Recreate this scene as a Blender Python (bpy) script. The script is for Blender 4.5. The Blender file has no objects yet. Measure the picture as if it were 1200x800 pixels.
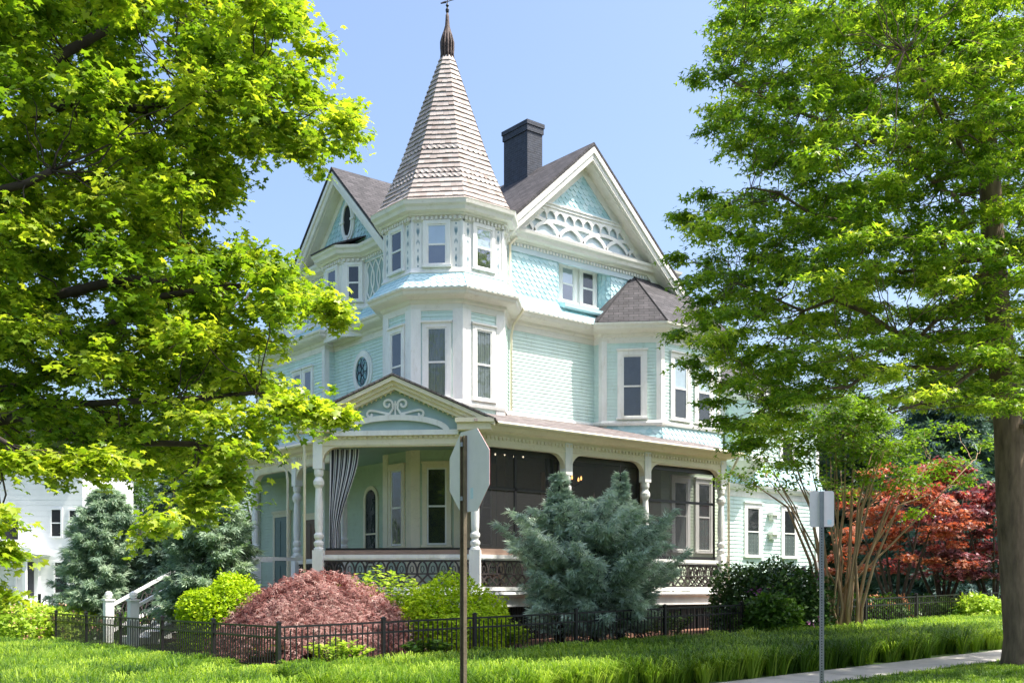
import bpy, bmesh, math, random
import numpy as np
from mathutils import Vector
random.seed(7); RNG = np.random.default_rng(11)
R = math.radians
SC = bpy.context.scene
COL = SC.collection
CA, SA = math.cos(R(38.95)), math.sin(R(38.95))
EYE = 1.6
def at(px, py, t):
    """point seen at photo pixel px,py at depth t (metres)"""
    u = (px - 600) / 1251.0; v = (690 - py) / 1251.0
    return Vector((t*(SA + u*CA), t*(CA - u*SA), EYE + v*t))

# ------------------------------------------------------------------ terrain height
def sm(t): t = min(1, max(0, t)); return t*t*(3-2*t)
def gz(x, y):
    return .0215*(min(45, max(-25, x)) - 9) + .34*min(sm((y-16.2)/1.7), sm((x-7.2)/1.7)) - .3

# ------------------------------------------------------------------ materials
MATS = {}
def ramp(nt, stops):
    r = nt.nodes.new('ShaderNodeValToRGB'); e = r.color_ramp.elements
    while len(e) < len(stops): e.new(.5)
    for k, (p, c) in enumerate(stops): e[k].position = p; e[k].color = (c[0], c[1], c[2], 1)
    return r
def mat(name, col, rough=.6, var=.12, scale=3., bump=0., bscale=40., metal=0., spec=.4, stretch=(1,1,1), col2=None, coords='Object'):
    m = bpy.data.materials.new(name); m.use_nodes = True; nt = m.node_tree; b = nt.nodes['Principled BSDF']
    tc = nt.nodes.new('ShaderNodeTexCoord'); mp = nt.nodes.new('ShaderNodeMapping'); mp.inputs['Scale'].default_value = stretch
    nt.links.new(tc.outputs[coords], mp.inputs[0])
    n = nt.nodes.new('ShaderNodeTexNoise'); n.inputs['Scale'].default_value = scale; n.inputs['Detail'].default_value = 6; n.inputs['Roughness'].default_value = .65
    nt.links.new(mp.outputs[0], n.inputs['Vector'])
    c2 = col2 or tuple(min(1, c*(1+var)) for c in col)
    c1 = tuple(c*(1-var) for c in col)
    r = ramp(nt, [(.3, c1), (.7, c2)]); nt.links.new(n.outputs['Fac'], r.inputs[0]); nt.links.new(r.outputs[0], b.inputs['Base Color'])
    if 'paint' in name:
        n3 = nt.nodes.new('ShaderNodeTexNoise'); n3.inputs['Scale'].default_value = 5.5; n3.inputs['Detail'].default_value = 8; n3.inputs['Roughness'].default_value = .75; nt.links.new(mp.outputs[0], n3.inputs['Vector'])
        r3 = ramp(nt, [(.30, (.80,.77,.70)), (.46, (1,1,1))]); nt.links.new(n3.outputs['Fac'], r3.inputs[0])
        g3 = nt.nodes.new('ShaderNodeMix'); g3.data_type = 'RGBA'; g3.blend_type = 'MULTIPLY'; g3.inputs[0].default_value = .8
        nt.links.new(r.outputs[0], g3.inputs[6]); nt.links.new(r3.outputs[0], g3.inputs[7]); nt.links.new(g3.outputs[2], b.inputs['Base Color'])
    b.inputs['Roughness'].default_value = rough; b.inputs['Metallic'].default_value = metal; b.inputs['Specular IOR Level'].default_value = spec
    if bump:
        n2 = nt.nodes.new('ShaderNodeTexNoise'); n2.inputs['Scale'].default_value = bscale; n2.inputs['Detail'].default_value = 5
        nt.links.new(mp.outputs[0], n2.inputs['Vector'])
        bp = nt.nodes.new('ShaderNodeBump'); bp.inputs['Strength'].default_value = bump; bp.inputs['Distance'].default_value = .02
        nt.links.new(n2.outputs['Fac'], bp.inputs['Height']); nt.links.new(bp.outputs[0], b.inputs['Normal'])
    MATS[name] = m; return m
def attr_mat(name, stops, rough=.5, trans=0., tcol=None, spec=.3, noise=0., bump=0.):
    """colour from the per-piece attribute 'rnd' ; optional translucency for leaves"""
    m = bpy.data.materials.new(name); m.use_nodes = True; nt = m.node_tree; b = nt.nodes['Principled BSDF']; out = nt.nodes['Material Output']
    a = nt.nodes.new('ShaderNodeAttribute'); a.attribute_name = 'rnd'
    r = ramp(nt, stops)
    src = a.outputs['Fac']
    if noise:
        tc = nt.nodes.new('ShaderNodeTexCoord'); n = nt.nodes.new('ShaderNodeTexNoise'); n.inputs['Scale'].default_value = noise; n.inputs['Detail'].default_value = 5
        nt.links.new(tc.outputs['Object'], n.inputs['Vector'])
        mx = nt.nodes.new('ShaderNodeMath'); mx.operation = 'MULTIPLY_ADD'; mx.inputs[1].default_value = .9; mx.inputs[2].default_value = -.45
        ad = nt.nodes.new('ShaderNodeMath'); ad.operation = 'ADD'; ad.use_clamp = True
        nt.links.new(n.outputs['Fac'], mx.inputs[0]); nt.links.new(mx.outputs[0], ad.inputs[0]); nt.links.new(a.outputs['Fac'], ad.inputs[1]); src = ad.outputs[0]
    nt.links.new(src, r.inputs[0])
    nt.links.new(r.outputs[0], b.inputs['Base Color']); b.inputs['Roughness'].default_value = rough; b.inputs['Specular IOR Level'].default_value = spec
    if trans:
        t = nt.nodes.new('ShaderNodeBsdfTranslucent')
        g = nt.nodes.new('ShaderNodeMix'); g.data_type = 'RGBA'; g.blend_type = 'MULTIPLY'; g.inputs[0].default_value = 1
        nt.links.new(r.outputs[0], g.inputs[6]); g.inputs[7].default_value = (*(tcol or (1.6, 1.7, .8)), 1)
        nt.links.new(g.outputs[2], t.inputs['Color'])
        mx = nt.nodes.new('ShaderNodeMixShader'); mx.inputs[0].default_value = trans
        nt.links.new(b.outputs[0], mx.inputs[1]); nt.links.new(t.outputs[0], mx.inputs[2]); nt.links.new(mx.outputs[0], out.inputs[0])
    MATS[name] = m; return m
def brick_mat(name, c1, c2, mortar, w, h, ms, rough=.85, bump=.5, nscale=6.):
    m = bpy.data.materials.new(name); m.use_nodes = True; nt = m.node_tree; b = nt.nodes['Principled BSDF']
    uv = nt.nodes.new('ShaderNodeUVMap'); uv.uv_map = 'UVMap'
    br = nt.nodes.new('ShaderNodeTexBrick'); br.inputs['Scale'].default_value = 1
    br.inputs['Brick Width'].default_value = w; br.inputs['Row Height'].default_value = h; br.inputs['Mortar Size'].default_value = ms; br.inputs['Mortar Smooth'].default_value = .2
    br.inputs['Color1'].default_value = (*c1, 1); br.inputs['Color2'].default_value = (*c2, 1); br.inputs['Mortar'].default_value = (*mortar, 1); br.inputs['Bias'].default_value = 0
    nt.links.new(uv.outputs[0], br.inputs['Vector'])
    n = nt.nodes.new('ShaderNodeTexNoise'); n.inputs['Scale'].default_value = nscale; n.inputs['Detail'].default_value = 8; nt.links.new(uv.outputs[0], n.inputs['Vector'])
    r = ramp(nt, [(.25, (.55,.55,.55)), (.75, (1.35,1.35,1.35))]); nt.links.new(n.outputs['Fac'], r.inputs[0])
    g = nt.nodes.new('ShaderNodeMix'); g.data_type = 'RGBA'; g.blend_type = 'MULTIPLY'; g.inputs[0].default_value = 1
    nt.links.new(br.outputs['Color'], g.inputs[6]); nt.links.new(r.outputs[0], g.inputs[7]); nt.links.new(g.outputs[2], b.inputs['Base Color'])
    b.inputs['Roughness'].default_value = rough
    iv = nt.nodes.new('ShaderNodeMath'); iv.operation = 'SUBTRACT'; iv.inputs[0].default_value = 1; nt.links.new(br.outputs['Fac'], iv.inputs[1])
    bp = nt.nodes.new('ShaderNodeBump'); bp.inputs['Strength'].default_value = bump; bp.inputs['Distance'].default_value = .015
    nt.links.new(iv.outputs[0], bp.inputs['Height']); nt.links.new(bp.outputs[0], b.inputs['Normal'])
    MATS[name] = m; return m
def glass_mat(name, tint=(.9,.95,.95), refl=.07, wav=.03):
    m = bpy.data.materials.new(name); m.use_nodes = True; nt = m.node_tree; out = nt.nodes['Material Output']; nt.nodes.remove(nt.nodes['Principled BSDF'])
    t = nt.nodes.new('ShaderNodeBsdfTransparent'); t.inputs[0].default_value = (*tint, 1)
    g = nt.nodes.new('ShaderNodeBsdfGlossy'); g.inputs['Roughness'].default_value = .03; g.inputs[0].default_value = (.95,.97,1,1)
    lw = nt.nodes.new('ShaderNodeLayerWeight'); lw.inputs[0].default_value = .5; f = nt.nodes.new('ShaderNodeMath'); f.operation = 'POWER'; f.inputs[1].default_value = 4.; nt.links.new(lw.outputs['Facing'], f.inputs[0])
    a = nt.nodes.new('ShaderNodeMath'); a.operation = 'ADD'; a.inputs[1].default_value = refl; a.use_clamp = True
    tc = nt.nodes.new('ShaderNodeTexCoord'); n = nt.nodes.new('ShaderNodeTexNoise'); n.inputs['Scale'].default_value = 2.5
    bp = nt.nodes.new('ShaderNodeBump'); bp.inputs['Strength'].default_value = wav; bp.inputs['Distance'].default_value = .3
    nt.links.new(tc.outputs['Object'], n.inputs['Vector']); nt.links.new(n.outputs['Fac'], bp.inputs['Height']); nt.links.new(bp.outputs[0], g.inputs['Normal'])
    mx = nt.nodes.new('ShaderNodeMixShader'); nt.links.new(f.outputs[0], a.inputs[0]); nt.links.new(a.outputs[0], mx.inputs[0])
    nt.links.new(t.outputs[0], mx.inputs[1]); nt.links.new(g.outputs[0], mx.inputs[2]); nt.links.new(mx.outputs[0], out.inputs[0])
    MATS[name] = m; return m
def emit_mat(name, col, s):
    m = bpy.data.materials.new(name); m.use_nodes = True; b = m.node_tree.nodes['Principled BSDF']
    b.inputs['Base Color'].default_value = (*col, 1); b.inputs['Emission Color'].default_value = (*col, 1); b.inputs['Emission Strength'].default_value = s
    MATS[name] = m; return m

M = MATS
mat('white_paint', (.85,.84,.80), .5, .12, 2.2, .12, 30, stretch=(1,1,.3))
mat('offwhite_paint', (.82,.79,.72), .45, .06, 1.5, .1, 30)
mat('cream_bounce_paint', (.83,.75,.56), .5, .07, 1.5, .1, 30)  # white trim turned cream to hold light reflected onto the lower floors
mat('aqua_paint', (.65,.80,.75), .5, .09, 1.8, .12, 50, stretch=(1,1,.35))
mat('bounce_green_paint', (.53,.62,.47), .5, .06, 1.2)  # green of the bounced garden light put into the clapboard colour
mat('teal_panel', (.34,.46,.45), .55, .08, 2.)
mat('pale_panel', (.56,.66,.70), .55, .05, 2.)
mat('ceiling_paint', (.34,.48,.42), .6, .06, 1.)  # blue-green ceiling with green bounce light mixed into the colour
mat('slot_paint', (.20,.30,.34), .6, .1, 4.)
attr_mat('aqua_scales', [(0, (.38,.60,.64)), (.5, (.47,.67,.70)), (1, (.56,.73,.75))], .5)
attr_mat('pale_scales', [(0, (.46,.68,.73)), (.5, (.53,.75,.78)), (1, (.60,.80,.82))], .5)
attr_mat('cedar', [(0, (.17,.12,.10)), (.25, (.29,.23,.20)), (.6, (.41,.355,.32)), (1, (.51,.46,.42))], .8, noise=2.0)
brick_mat('asphalt_shingle', (.042,.039,.042), (.078,.071,.075), (.018,.017,.018), .32, .15, .012, nscale=3)
brick_mat('porch_shingle', (.15,.12,.115), (.22,.19,.18), (.07,.055,.055), .32, .15, .012, nscale=3)
brick_mat('dark_brick', (.010,.014,.024), (.022,.030,.046), (.05,.055,.07), .21, .075, .010, rough=.55, bump=.9)
mat('lead_finial', (.10,.07,.06), .7, .5, 6., .8, 12)
mat('black_metal', (.014,.014,.016), .38, .2, 10, spec=.5)
mat('dark_wood', (.055,.045,.042), .6, .3, 4., .2, 30)
mat('brown_board', (.30,.20,.15), .6, .2, 4., .2, 30, stretch=(1,1,8))
mat('galvanized', (.33,.34,.33), .42, .12, 6., .1, 60, metal=.75)
mat('rusty_steel', (.20,.16,.10), .5, .3, 8., .2, 50, metal=.5)
mat('sign_back', (.74,.71,.68), .55, .06, 5., .05, 60)
mat('sign_red', (.5,.02,.02), .4, .1, 5.)
mat('sticker', (.55,.72,.75), .5, .1, 30.)
mat('dark_room', (.020,.022,.024), .9, .5, 1.5)
mat('sky_tint_panel', (.50,.56,.62), .8, .1, 2.)  # pale blue panel stands in for sky reflected in the upper sash
mat('curtain_cloth', (.17,.19,.18), .9, .25, 5., stretch=(8,8,.3))
mat('screen_dark', (.06,.06,.07), .7, .2, 3.)
mat('door_paint', (.10,.17,.17), .4, .1, 2.)
mat('wood_door', (.14,.07,.04), .4, .3, 3.)
mat('bark', (.17,.12,.08), .9, .5, 7., 1., 16, stretch=(1,1,.22))
mat('smooth_bark', (.42,.27,.16), .7, .35, 5., .3, 12, stretch=(1,1,.3))
mat('dark_bark', (.06,.045,.035), .9, .4, 6., .6, 20)
mat('concrete', (.40,.37,.33), .85, .15, 1.5, .3, 60)
mat('road_asphalt', (.055,.055,.057), .9, .2, 3., .4, 90)
mat('lawn', (.055,.10,.018), .95, .45, 1.6, .6, 40)
mat('mulch', (.20,.10,.06), .95, .5, 9., 1., 45)
mat('gravel', (.36,.28,.22), .95, .35, 20., 1., 60)
mat('neighbor_siding', (.80,.80,.79), .55, .04, 1.)
mat('neighbor_roof', (.09,.09,.10), .9, .3, 3.)
mat('pale_siding', (.45,.52,.60), .6, .08, 1.)
glass_mat('window_glass'); glass_mat('bright_glass', refl=.22)
emit_mat('warm_bulb', (1, .50, .16), 7.); emit_mat('small_bulb', (1, .85, .6), 4.)
def stained():
    m = bpy.data.materials.new('stained_glass'); m.use_nodes = True; nt = m.node_tree; b = nt.nodes['Principled BSDF']
    tc = nt.nodes.new('ShaderNodeTexCoord'); v = nt.nodes.new('ShaderNodeTexVoronoi'); v.inputs['Scale'].default_value = 7
    nt.links.new(tc.outputs['Object'], v.inputs['Vector'])
    r = ramp(nt, [(0, (.01,.03,.03)), (.35, (.015,.10,.11)), (.6, (.02,.17,.16)), (.85, (.10,.30,.33)), (1, (.25,.42,.42))])
    s = nt.nodes.new('ShaderNodeSeparateColor'); nt.links.new(v.outputs['Color'], s.inputs[0]); nt.links.new(s.outputs[0], r.inputs[0])
    nt.links.new(r.outputs[0], b.inputs['Base Color']); b.inputs['Roughness'].default_value = .12
    bp = nt.nodes.new('ShaderNodeBump'); bp.inputs['Strength'].default_value = .5; nt.links.new(v.outputs['Distance'], bp.inputs['Height']); nt.links.new(bp.outputs[0], b.inputs['Normal'])
    MATS['stained_glass'] = m
stained()
def screen_mat(name, a, col):
    m = bpy.data.materials.new(name); m.use_nodes = True; nt = m.node_tree; out = nt.nodes['Material Output']; b = nt.nodes['Principled BSDF']
    b.inputs['Base Color'].default_value = (*col, 1); b.inputs['Roughness'].default_value = .6
    t = nt.nodes.new('ShaderNodeBsdfTransparent'); mx = nt.nodes.new('ShaderNodeMixShader'); mx.inputs[0].default_value = a
    nt.links.new(t.outputs[0], mx.inputs[1]); nt.links.new(b.outputs[0], mx.inputs[2]); nt.links.new(mx.outputs[0], out.inputs[0]); MATS[name] = m
screen_mat('insect_screen', .62, (.02,.02,.025)); screen_mat('porch_dark_screen', .86, (.012,.012,.014))  # second screen is near-opaque black to carry the dim porch behind it
def stripe():
    m = bpy.data.materials.new('striped_cloth'); m.use_nodes = True; nt = m.node_tree; b = nt.nodes['Principled BSDF']
    uv = nt.nodes.new('ShaderNodeUVMap'); uv.uv_map = 'UVMap'
    w = nt.nodes.new('ShaderNodeTexWave'); w.inputs['Scale'].default_value = .55; w.inputs['Distortion'].default_value = 0
    nt.links.new(uv.outputs[0], w.inputs['Vector'])
    r = ramp(nt, [(.35, (.03,.032,.04)), (.5, (.2,.21,.23)), (.72, (.75,.76,.78))]); nt.links.new(w.outputs['Fac'], r.inputs[0]); nt.links.new(r.outputs[0], b.inputs['Base Color'])
    b.inputs['Roughness'].default_value = .8; MATS['striped_cloth'] = m
stripe()
# foliage
attr_mat('maple_leaf', [(0, (.07,.15,.014)), (.45, (.20,.32,.022)), (1, (.47,.53,.06))], .36, .5, (1.55,1.55,.6), .5)
attr_mat('oak_leaf', [(0, (.07,.15,.018)), (.5, (.22,.35,.028)), (1, (.56,.62,.08))], .36, .48, (1.6,1.7,.7), .5)
attr_mat('myrtle_leaf', [(0, (.07,.15,.015)), (.5, (.12,.23,.02)), (1, (.20,.32,.03))], .45, .45, (1.6,1.6,.6))
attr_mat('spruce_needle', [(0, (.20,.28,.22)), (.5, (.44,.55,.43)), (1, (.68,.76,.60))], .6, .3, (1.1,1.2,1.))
attr_mat('dusky_needle', [(0, (.11,.18,.115)), (.5, (.26,.37,.245)), (1, (.48,.58,.38))], .6, .3, (1.1,1.2,1.))
attr_mat('dark_spruce', [(0, (.04,.07,.05)), (.5, (.09,.15,.11)), (1, (.19,.27,.20))], .6, .2)
attr_mat('dark_needle', [(0, (.015,.035,.02)), (.5, (.03,.06,.03)), (1, (.06,.10,.05))], .6, .15)
attr_mat('weeping_needle', [(0, (.03,.07,.06)), (.5, (.07,.14,.12)), (1, (.14,.22,.18))], .6, .2)
attr_mat('lace_leaf', [(0, (.14,.055,.045)), (.5, (.36,.17,.145)), (1, (.58,.41,.35))], .5, .3, (1.3,.8,.8))
attr_mat('gold_yew', [(0, (.22,.36,.012)), (.5, (.38,.54,.015)), (1, (.55,.66,.02))], .5, .35, (1.3,1.3,.5))
attr_mat('lime_leaf', [(0, (.20,.33,.02)), (.5, (.36,.52,.05)), (1, (.52,.64,.11))], .45, .4, (1.3,1.3,.6))
attr_mat('dark_leaf', [(0, (.03,.07,.02)), (.5, (.05,.11,.025)), (1, (.10,.18,.04))], .35, .2)
attr_mat('mid_leaf', [(0, (.035,.09,.015)), (.5, (.07,.15,.02)), (1, (.12,.22,.03))], .4, .3)
attr_mat('red_leaf', [(0, (.08,.025,.03)), (.45, (.27,.07,.07)), (.8, (.42,.14,.12)), (1, (.52,.32,.28))], .4, .45, (1.6,.8,.6))
attr_mat('orange_leaf', [(0, (.16,.05,.045)), (.5, (.40,.15,.08)), (1, (.55,.36,.22))], .4, .45, (1.6,.9,.6))
attr_mat('purple_leaf', [(0, (.07,.025,.03)), (.5, (.20,.08,.09)), (1, (.40,.22,.24))], .35, .35, (1.5,.8,.8))
attr_mat('grass_blade', [(0, (.035,.085,.012)), (.5, (.13,.24,.02)), (1, (.38,.50,.07))], .4, .35, (1.4,1.5,.5))
attr_mat('far_leaf', [(0, (.035,.08,.02)), (.5, (.06,.12,.025)), (1, (.10,.18,.04))], .6, .3)
mat('azalea_petal', (.62,.33,.24), .6, .2, 5.); mat('pink_petal', (.62,.20,.50), .6, .2, 5.); mat('orange_petal', (.7,.28,.12), .6, .2, 5.)

# ------------------------------------------------------------------ mesh builder
class MB:
    def __init__(s): s.v = []; s.f = []; s.uv = {}; s.r = []
    def add(s, vs, fs, uvs=None, rnd=None):
        b = len(s.v); s.v.extend([tuple(v) for v in vs])
        for i, f in enumerate(fs):
            if uvs: s.uv[len(s.f)] = uvs[i]
            s.f.append([b+k for k in f])
        s.r.extend([rnd if rnd is not None else .5]*len(vs))
    def build(s, name, m, parent=None, smooth=False, recalc=True, rnd=False):
        me = bpy.data.meshes.new(name); me.from_pydata(s.v, [], s.f)
        me.materials.append(MATS[m] if isinstance(m, str) else m)
        if s.uv:
            ul = me.uv_layers.new(name='UVMap')
            for i, p in enumerate(me.polygons):
                if i in s.uv:
                    for k, li in enumerate(p.loop_indices): ul.data[li].uv = s.uv[i][k]
        if rnd:
            a = me.attributes.new('rnd', 'FLOAT', 'POINT'); a.data.foreach_set('value', s.r)
        if recalc:
            bm = bmesh.new(); bm.from_mesh(me); bmesh.ops.recalc_face_normals(bm, faces=bm.faces); bm.to_mesh(me); bm.free()
        if smooth:
            me.polygons.foreach_set('use_smooth', [True]*len(me.polygons))
        o = bpy.data.objects.new(name, me); COL.objects.link(o); o.parent = parent
        return o
def tag(o, label=None, cat=None, group=None, kind=None):
    if label: o['label'] = label
    if cat: o['category'] = cat
    if group: o['group'] = group
    if kind: o['kind'] = kind
    return o
def empty(name, loc=(0,0,0)):
    o = bpy.data.objects.new(name, None); o.empty_display_size = .2; COL.objects.link(o); o.location = loc; return o
def keep(o, parent):
    """parent while keeping world-space mesh"""
    o.parent = parent; o.matrix_parent_inverse.identity(); o.location = (-parent.location[0], -parent.location[1], -parent.location[2]); return o

class Fr:
    """local frame: x right along the wall, y outward, z up"""
    def __init__(s, o, n, up=(0,0,1)):
        s.o = Vector((o[0], o[1], o[2] if len(o) > 2 else 0)); n = Vector((n[0], n[1], 0)).normalized(); s.n = n
        s.r = Vector((-n.y, n.x, 0)); s.u = Vector(up)
    def p(s, x, y, z): return s.o + s.r*x + s.n*y + s.u*z
def box(mb, F, x0, x1, y0, y1, z0, z1):
    vs = [F.p(x,y,z) for x in (x0,x1) for y in (y0,y1) for z in (z0,z1)]
    mb.add(vs, [(0,1,3,2),(4,6,7,5),(0,4,5,1),(2,3,7,6),(0,2,6,4),(1,5,7,3)])
W0 = Fr((0,0,0), (0,-1))
def wbox(mb, x0, x1, y0, y1, z0, z1): box(mb, W0, x0, x1, -y1, -y0, z0, z1)
def prism(mb, F, pts, y0, y1):
    n = len(pts); vs = [F.p(x, y0, z) for x, z in pts] + [F.p(x, y1, z) for x, z in pts]
    mb.add(vs, [tuple(range(n)), tuple(range(2*n-1, n-1, -1))] + [(i, (i+1) % n, n+(i+1) % n, n+i) for i in range(n)])
def ribbon(mb, F, pts, w, y0, y1, closed=False):
    n = len(pts); L = []
    for i in range(n):
        a = pts[(i-1) % n] if (closed or i > 0) else pts[i]; b = pts[(i+1) % n] if (closed or i < n-1) else pts[i]
        dx, dz = b[0]-a[0], b[1]-a[1]; l = math.hypot(dx, dz) or 1
        ww = w(i/(n-1)) if callable(w) else w
        L.append((-dz/l*ww/2, dx/l*ww/2))
    for i in range(n if closed else n-1):
        j = (i+1) % n; p, q = pts[i], pts[j]
        prism(mb, F, [(p[0]+L[i][0], p[1]+L[i][1]), (q[0]+L[j][0], q[1]+L[j][1]), (q[0]-L[j][0], q[1]-L[j][1]), (p[0]-L[i][0], p[1]-L[i][1])], y0, y1)
def miters(path, closed=False):
    n = len(path); out = []
    for i in range(n):
        ns = []
        for a, b in (((i-1) % n, i), (i, (i+1) % n)):
            if not closed and (a > b): continue
            dx, dy = path[b][0]-path[a][0], path[b][1]-path[a][1]; l = math.hypot(dx, dy); ns.append((dy/l, -dx/l))
        if len(ns) == 1: out.append(ns[0])
        else:
            d = 1+ns[0][0]*ns[1][0]+ns[0][1]*ns[1][1]; d = max(d, .3)
            out.append(((ns[0][0]+ns[1][0])/d, (ns[0][1]+ns[1][1])/d))
    return out
def sweep(mb, path, prof, closed=False, caps=True):
    ms = miters(path, closed); k = len(prof); vs = []
    for (x, y), (mx, my) in zip(path, ms):
        for o, z in prof: vs.append((x+mx*o, y+my*o, z))
    fs = []; n = len(path)
    for i in range(n if closed else n-1):
        j = (i+1) % n
        for a in range(k-1): fs.append((i*k+a, j*k+a, j*k+a+1, i*k+a+1))
    if caps and not closed: fs += [tuple(range(k)), tuple((n-1)*k+a for a in range(k-1, -1, -1))]
    mb.add(vs, fs)
def clap(z0, z1, pitch=.107, d=.02):
    pr = [(-.12, z0)]; z = z0
    while z < z1-.001:
        t = min(z1, z+pitch); pr += [(d, z), (.003, t)]; z = t
    pr.append((-.12, z1)); return pr
def dentils(mb, path, o0, o1, z0, z1, step=.15, w=.08, closed=False):
    n = len(path)
    for i in range(n if closed else n-1):
        a, b = path[i], path[(i+1) % n]; dx, dy = b[0]-a[0], b[1]-a[1]; l = math.hypot(dx, dy)
        F = Fr((a[0], a[1], 0), (dy/l, -dx/l)); q = int(l/step)
        for j in range(q):
            x = (j+.5)*l/q; box(mb, F, x-w/2, x+w/2, o0, o1, z0, z1)
def tube(mb, pts, rad, sides=8, cap=True):
    pts = [Vector(p) for p in pts]; n = len(pts); vs = []; prev = None
    for i, p in enumerate(pts):
        d = (pts[min(n-1, i+1)] - pts[max(0, i-1)]); d = d.normalized() if d.length > 1e-6 else Vector((0,0,1))
        a = prev if prev is not None else (Vector((1,0,0)) if abs(d.x) < .8 else Vector((0,1,0)))
        a = (a - d*a.dot(d)).normalized(); b = d.cross(a); prev = a
        r = rad[i] if isinstance(rad, (list, tuple)) else rad
        for k in range(sides):
            t = 2*math.pi*k/sides; vs.append(p + a*math.cos(t)*r + b*math.sin(t)*r)
    fs = [(i*sides+k, i*sides+(k+1) % sides, (i+1)*sides+(k+1) % sides, (i+1)*sides+k) for i in range(n-1) for k in range(sides)]
    if cap: fs += [tuple(range(sides-1, -1, -1)), tuple((n-1)*sides+k for k in range(sides))]
    mb.add(vs, fs)
def lathe(mb, c, prof, sides=16):
    vs = [(c[0]+r*math.cos(2*math.pi*k/sides), c[1]+r*math.sin(2*math.pi*k/sides), z) for r, z in prof for k in range(sides)]
    fs = [(i*sides+k, i*sides+(k+1) % sides, (i+1)*sides+(k+1) % sides, (i+1)*sides+k) for i in range(len(prof)-1) for k in range(sides)]
    fs += [tuple(range(sides)), tuple((len(prof)-1)*sides+k for k in range(sides))]
    mb.add(vs, fs)
def roofpoly(mb, pts, th=.10):
    """roof plane with thickness; UV runs along the eave and up the slope"""
    P = [Vector(p) for p in pts]; n = (P[1]-P[0]).cross(P[2]-P[0]).normalized()
    if n.z < 0: n = -n
    e = Vector((-n.y, n.x, 0)); e = e.normalized() if e.length > 1e-4 else Vector((1,0,0)); s = n.cross(e)
    k = len(P); vs = P + [p - Vector((0,0,th)) for p in P]
    fs = [tuple(range(k)), tuple(range(2*k-1, k-1, -1))] + [(i, (i+1) % k, k+(i+1) % k, k+i) for i in range(k)]
    uvf = lambda v: (v.dot(e), v.dot(s))
    mb.add(vs, fs, [[uvf(vs[i]) for i in f] for f in fs])
def scallops(mb, F, z0, z1, xl, xr, sw=.2, rh=.15, d=.034, th=.022):
    """rounded fish-scale shingles on a plane; xl,xr give left/right limits by height"""
    rows = int(math.ceil((z1-z0)/rh)); seg = 6
    for j in range(rows):
        zb = z0 + j*rh; L = min(2*rh, z1-zb)
        if L <= .01: continue
        lo = min(xl(zb), xl(min(z1, zb+rh))); hi = max(xr(zb), xr(min(z1, zb+rh)))
        x = lo - (j % 2)*sw/2
        while x < hi:
            rv = random.random(); g = .0012; jz = random.uniform(-.004, .004)
            out = [(x+g, L)] + [(x+g+(sw-2*g)*(k/seg), rh*.50*(1-math.sin(math.pi*k/seg))) for k in range(seg+1)] + [(x+sw-g, L)]
            a = []; bq = []
            for (xx, zz) in out:
                z = zb+zz; cx = min(max(xx, xl(z)), xr(z)); o = .004 + d*(1-zz/(2*rh)) 
                zz2 = z + (jz if zz < L else 0)
                a.append(F.p(cx, o, zz2)); bq.append(F.p(cx, max(0, o-th), zz2))
            if max((p-a[0]).length for p in a) > .03:
                n = len(a); fs = [tuple(range(n))] + [(i, i+1, n+i+1, n+i) for i in range(1, n-2)]
                mb.add(a+bq, fs, rnd=rv)
            x += sw
def arc(cx, cz, rx, rz, a0, a1, n=12):
    return [(cx+rx*math.cos(R(a0+(a1-a0)*k/n)), cz+rz*math.sin(R(a0+(a1-a0)*k/n))) for k in range(n+1)]

# ------------------------------------------------------------------ THE HOUSE
HOUSE = empty('victorian_house', (17.6, 25, .3))
tag(HOUSE, 'pale aqua Victorian house with a corner turret, steep gables and a wraparound porch', 'house')
def H(mb, name, m, parent=None, smooth=False, rnd=False, label=None):
    o = mb.build(name, m, None, smooth, rnd=rnd)
    if parent is None: keep(o, HOUSE)
    else: o.parent = parent
    if label: o['label'] = label
    return o
S = .7071068
OC = (18.42, 25.84); AP = 1.74; HS = .7207
LEFT = [(17.25,36.), (17.25,31.1), (17.6,31.1), (17.6,27.48)]
OCT = [(16.68,26.56), (16.68,25.12), (17.70,24.10), (19.14,24.10), (20.04,25.)]
BAY = [(23.59,25.), (23.59,24.6), (24.89,23.3), (27.7,23.3), (29.,24.6), (29.,25.)]
P2 = LEFT + OCT + BAY + [(29.2,25.), (29.2,36.)]
LEFT3 = [(17.6,36.), (17.6,31.33), (17.07,30.86), (17.07,29.66), (17.6,29.13), (17.6,27.48)]
P3 = LEFT3 + OCT + [(22.0,25.), (22.12,25.08), (22.2,25.2), (22.24,25.36), (24.08,25.36), (24.12,25.2), (24.2,25.08), (24.32,25.), (27.,25.), (27.,36.)]
P3C = LEFT3 + OCT + [(27.,25.), (27.,36.)]

mb = MB(); sweep(mb, P2, clap(1.5, 6.35)); H(mb, 'wall', 'bounce_green_paint', label='clapboard wall sheltered by the porch, tinted green with bounced light')
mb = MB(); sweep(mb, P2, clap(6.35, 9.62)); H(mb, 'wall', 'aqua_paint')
# third floor: painted plain backing, scales added below
mb = MB(); sweep(mb, P3, [(-.1, 9.6), (0, 9.6), (0, 12.4), (-.1, 12.4)]); H(mb, 'wall', 'white_paint')
mb = MB(); wbox(mb, 17.9, 28.9, 25.5, 35.9, .1, 9.7); wbox(mb, 17.9, 26.8, 25.7, 35.9, 9.7, 12.3); H(mb, 'interior_core', 'dark_room')
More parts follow.
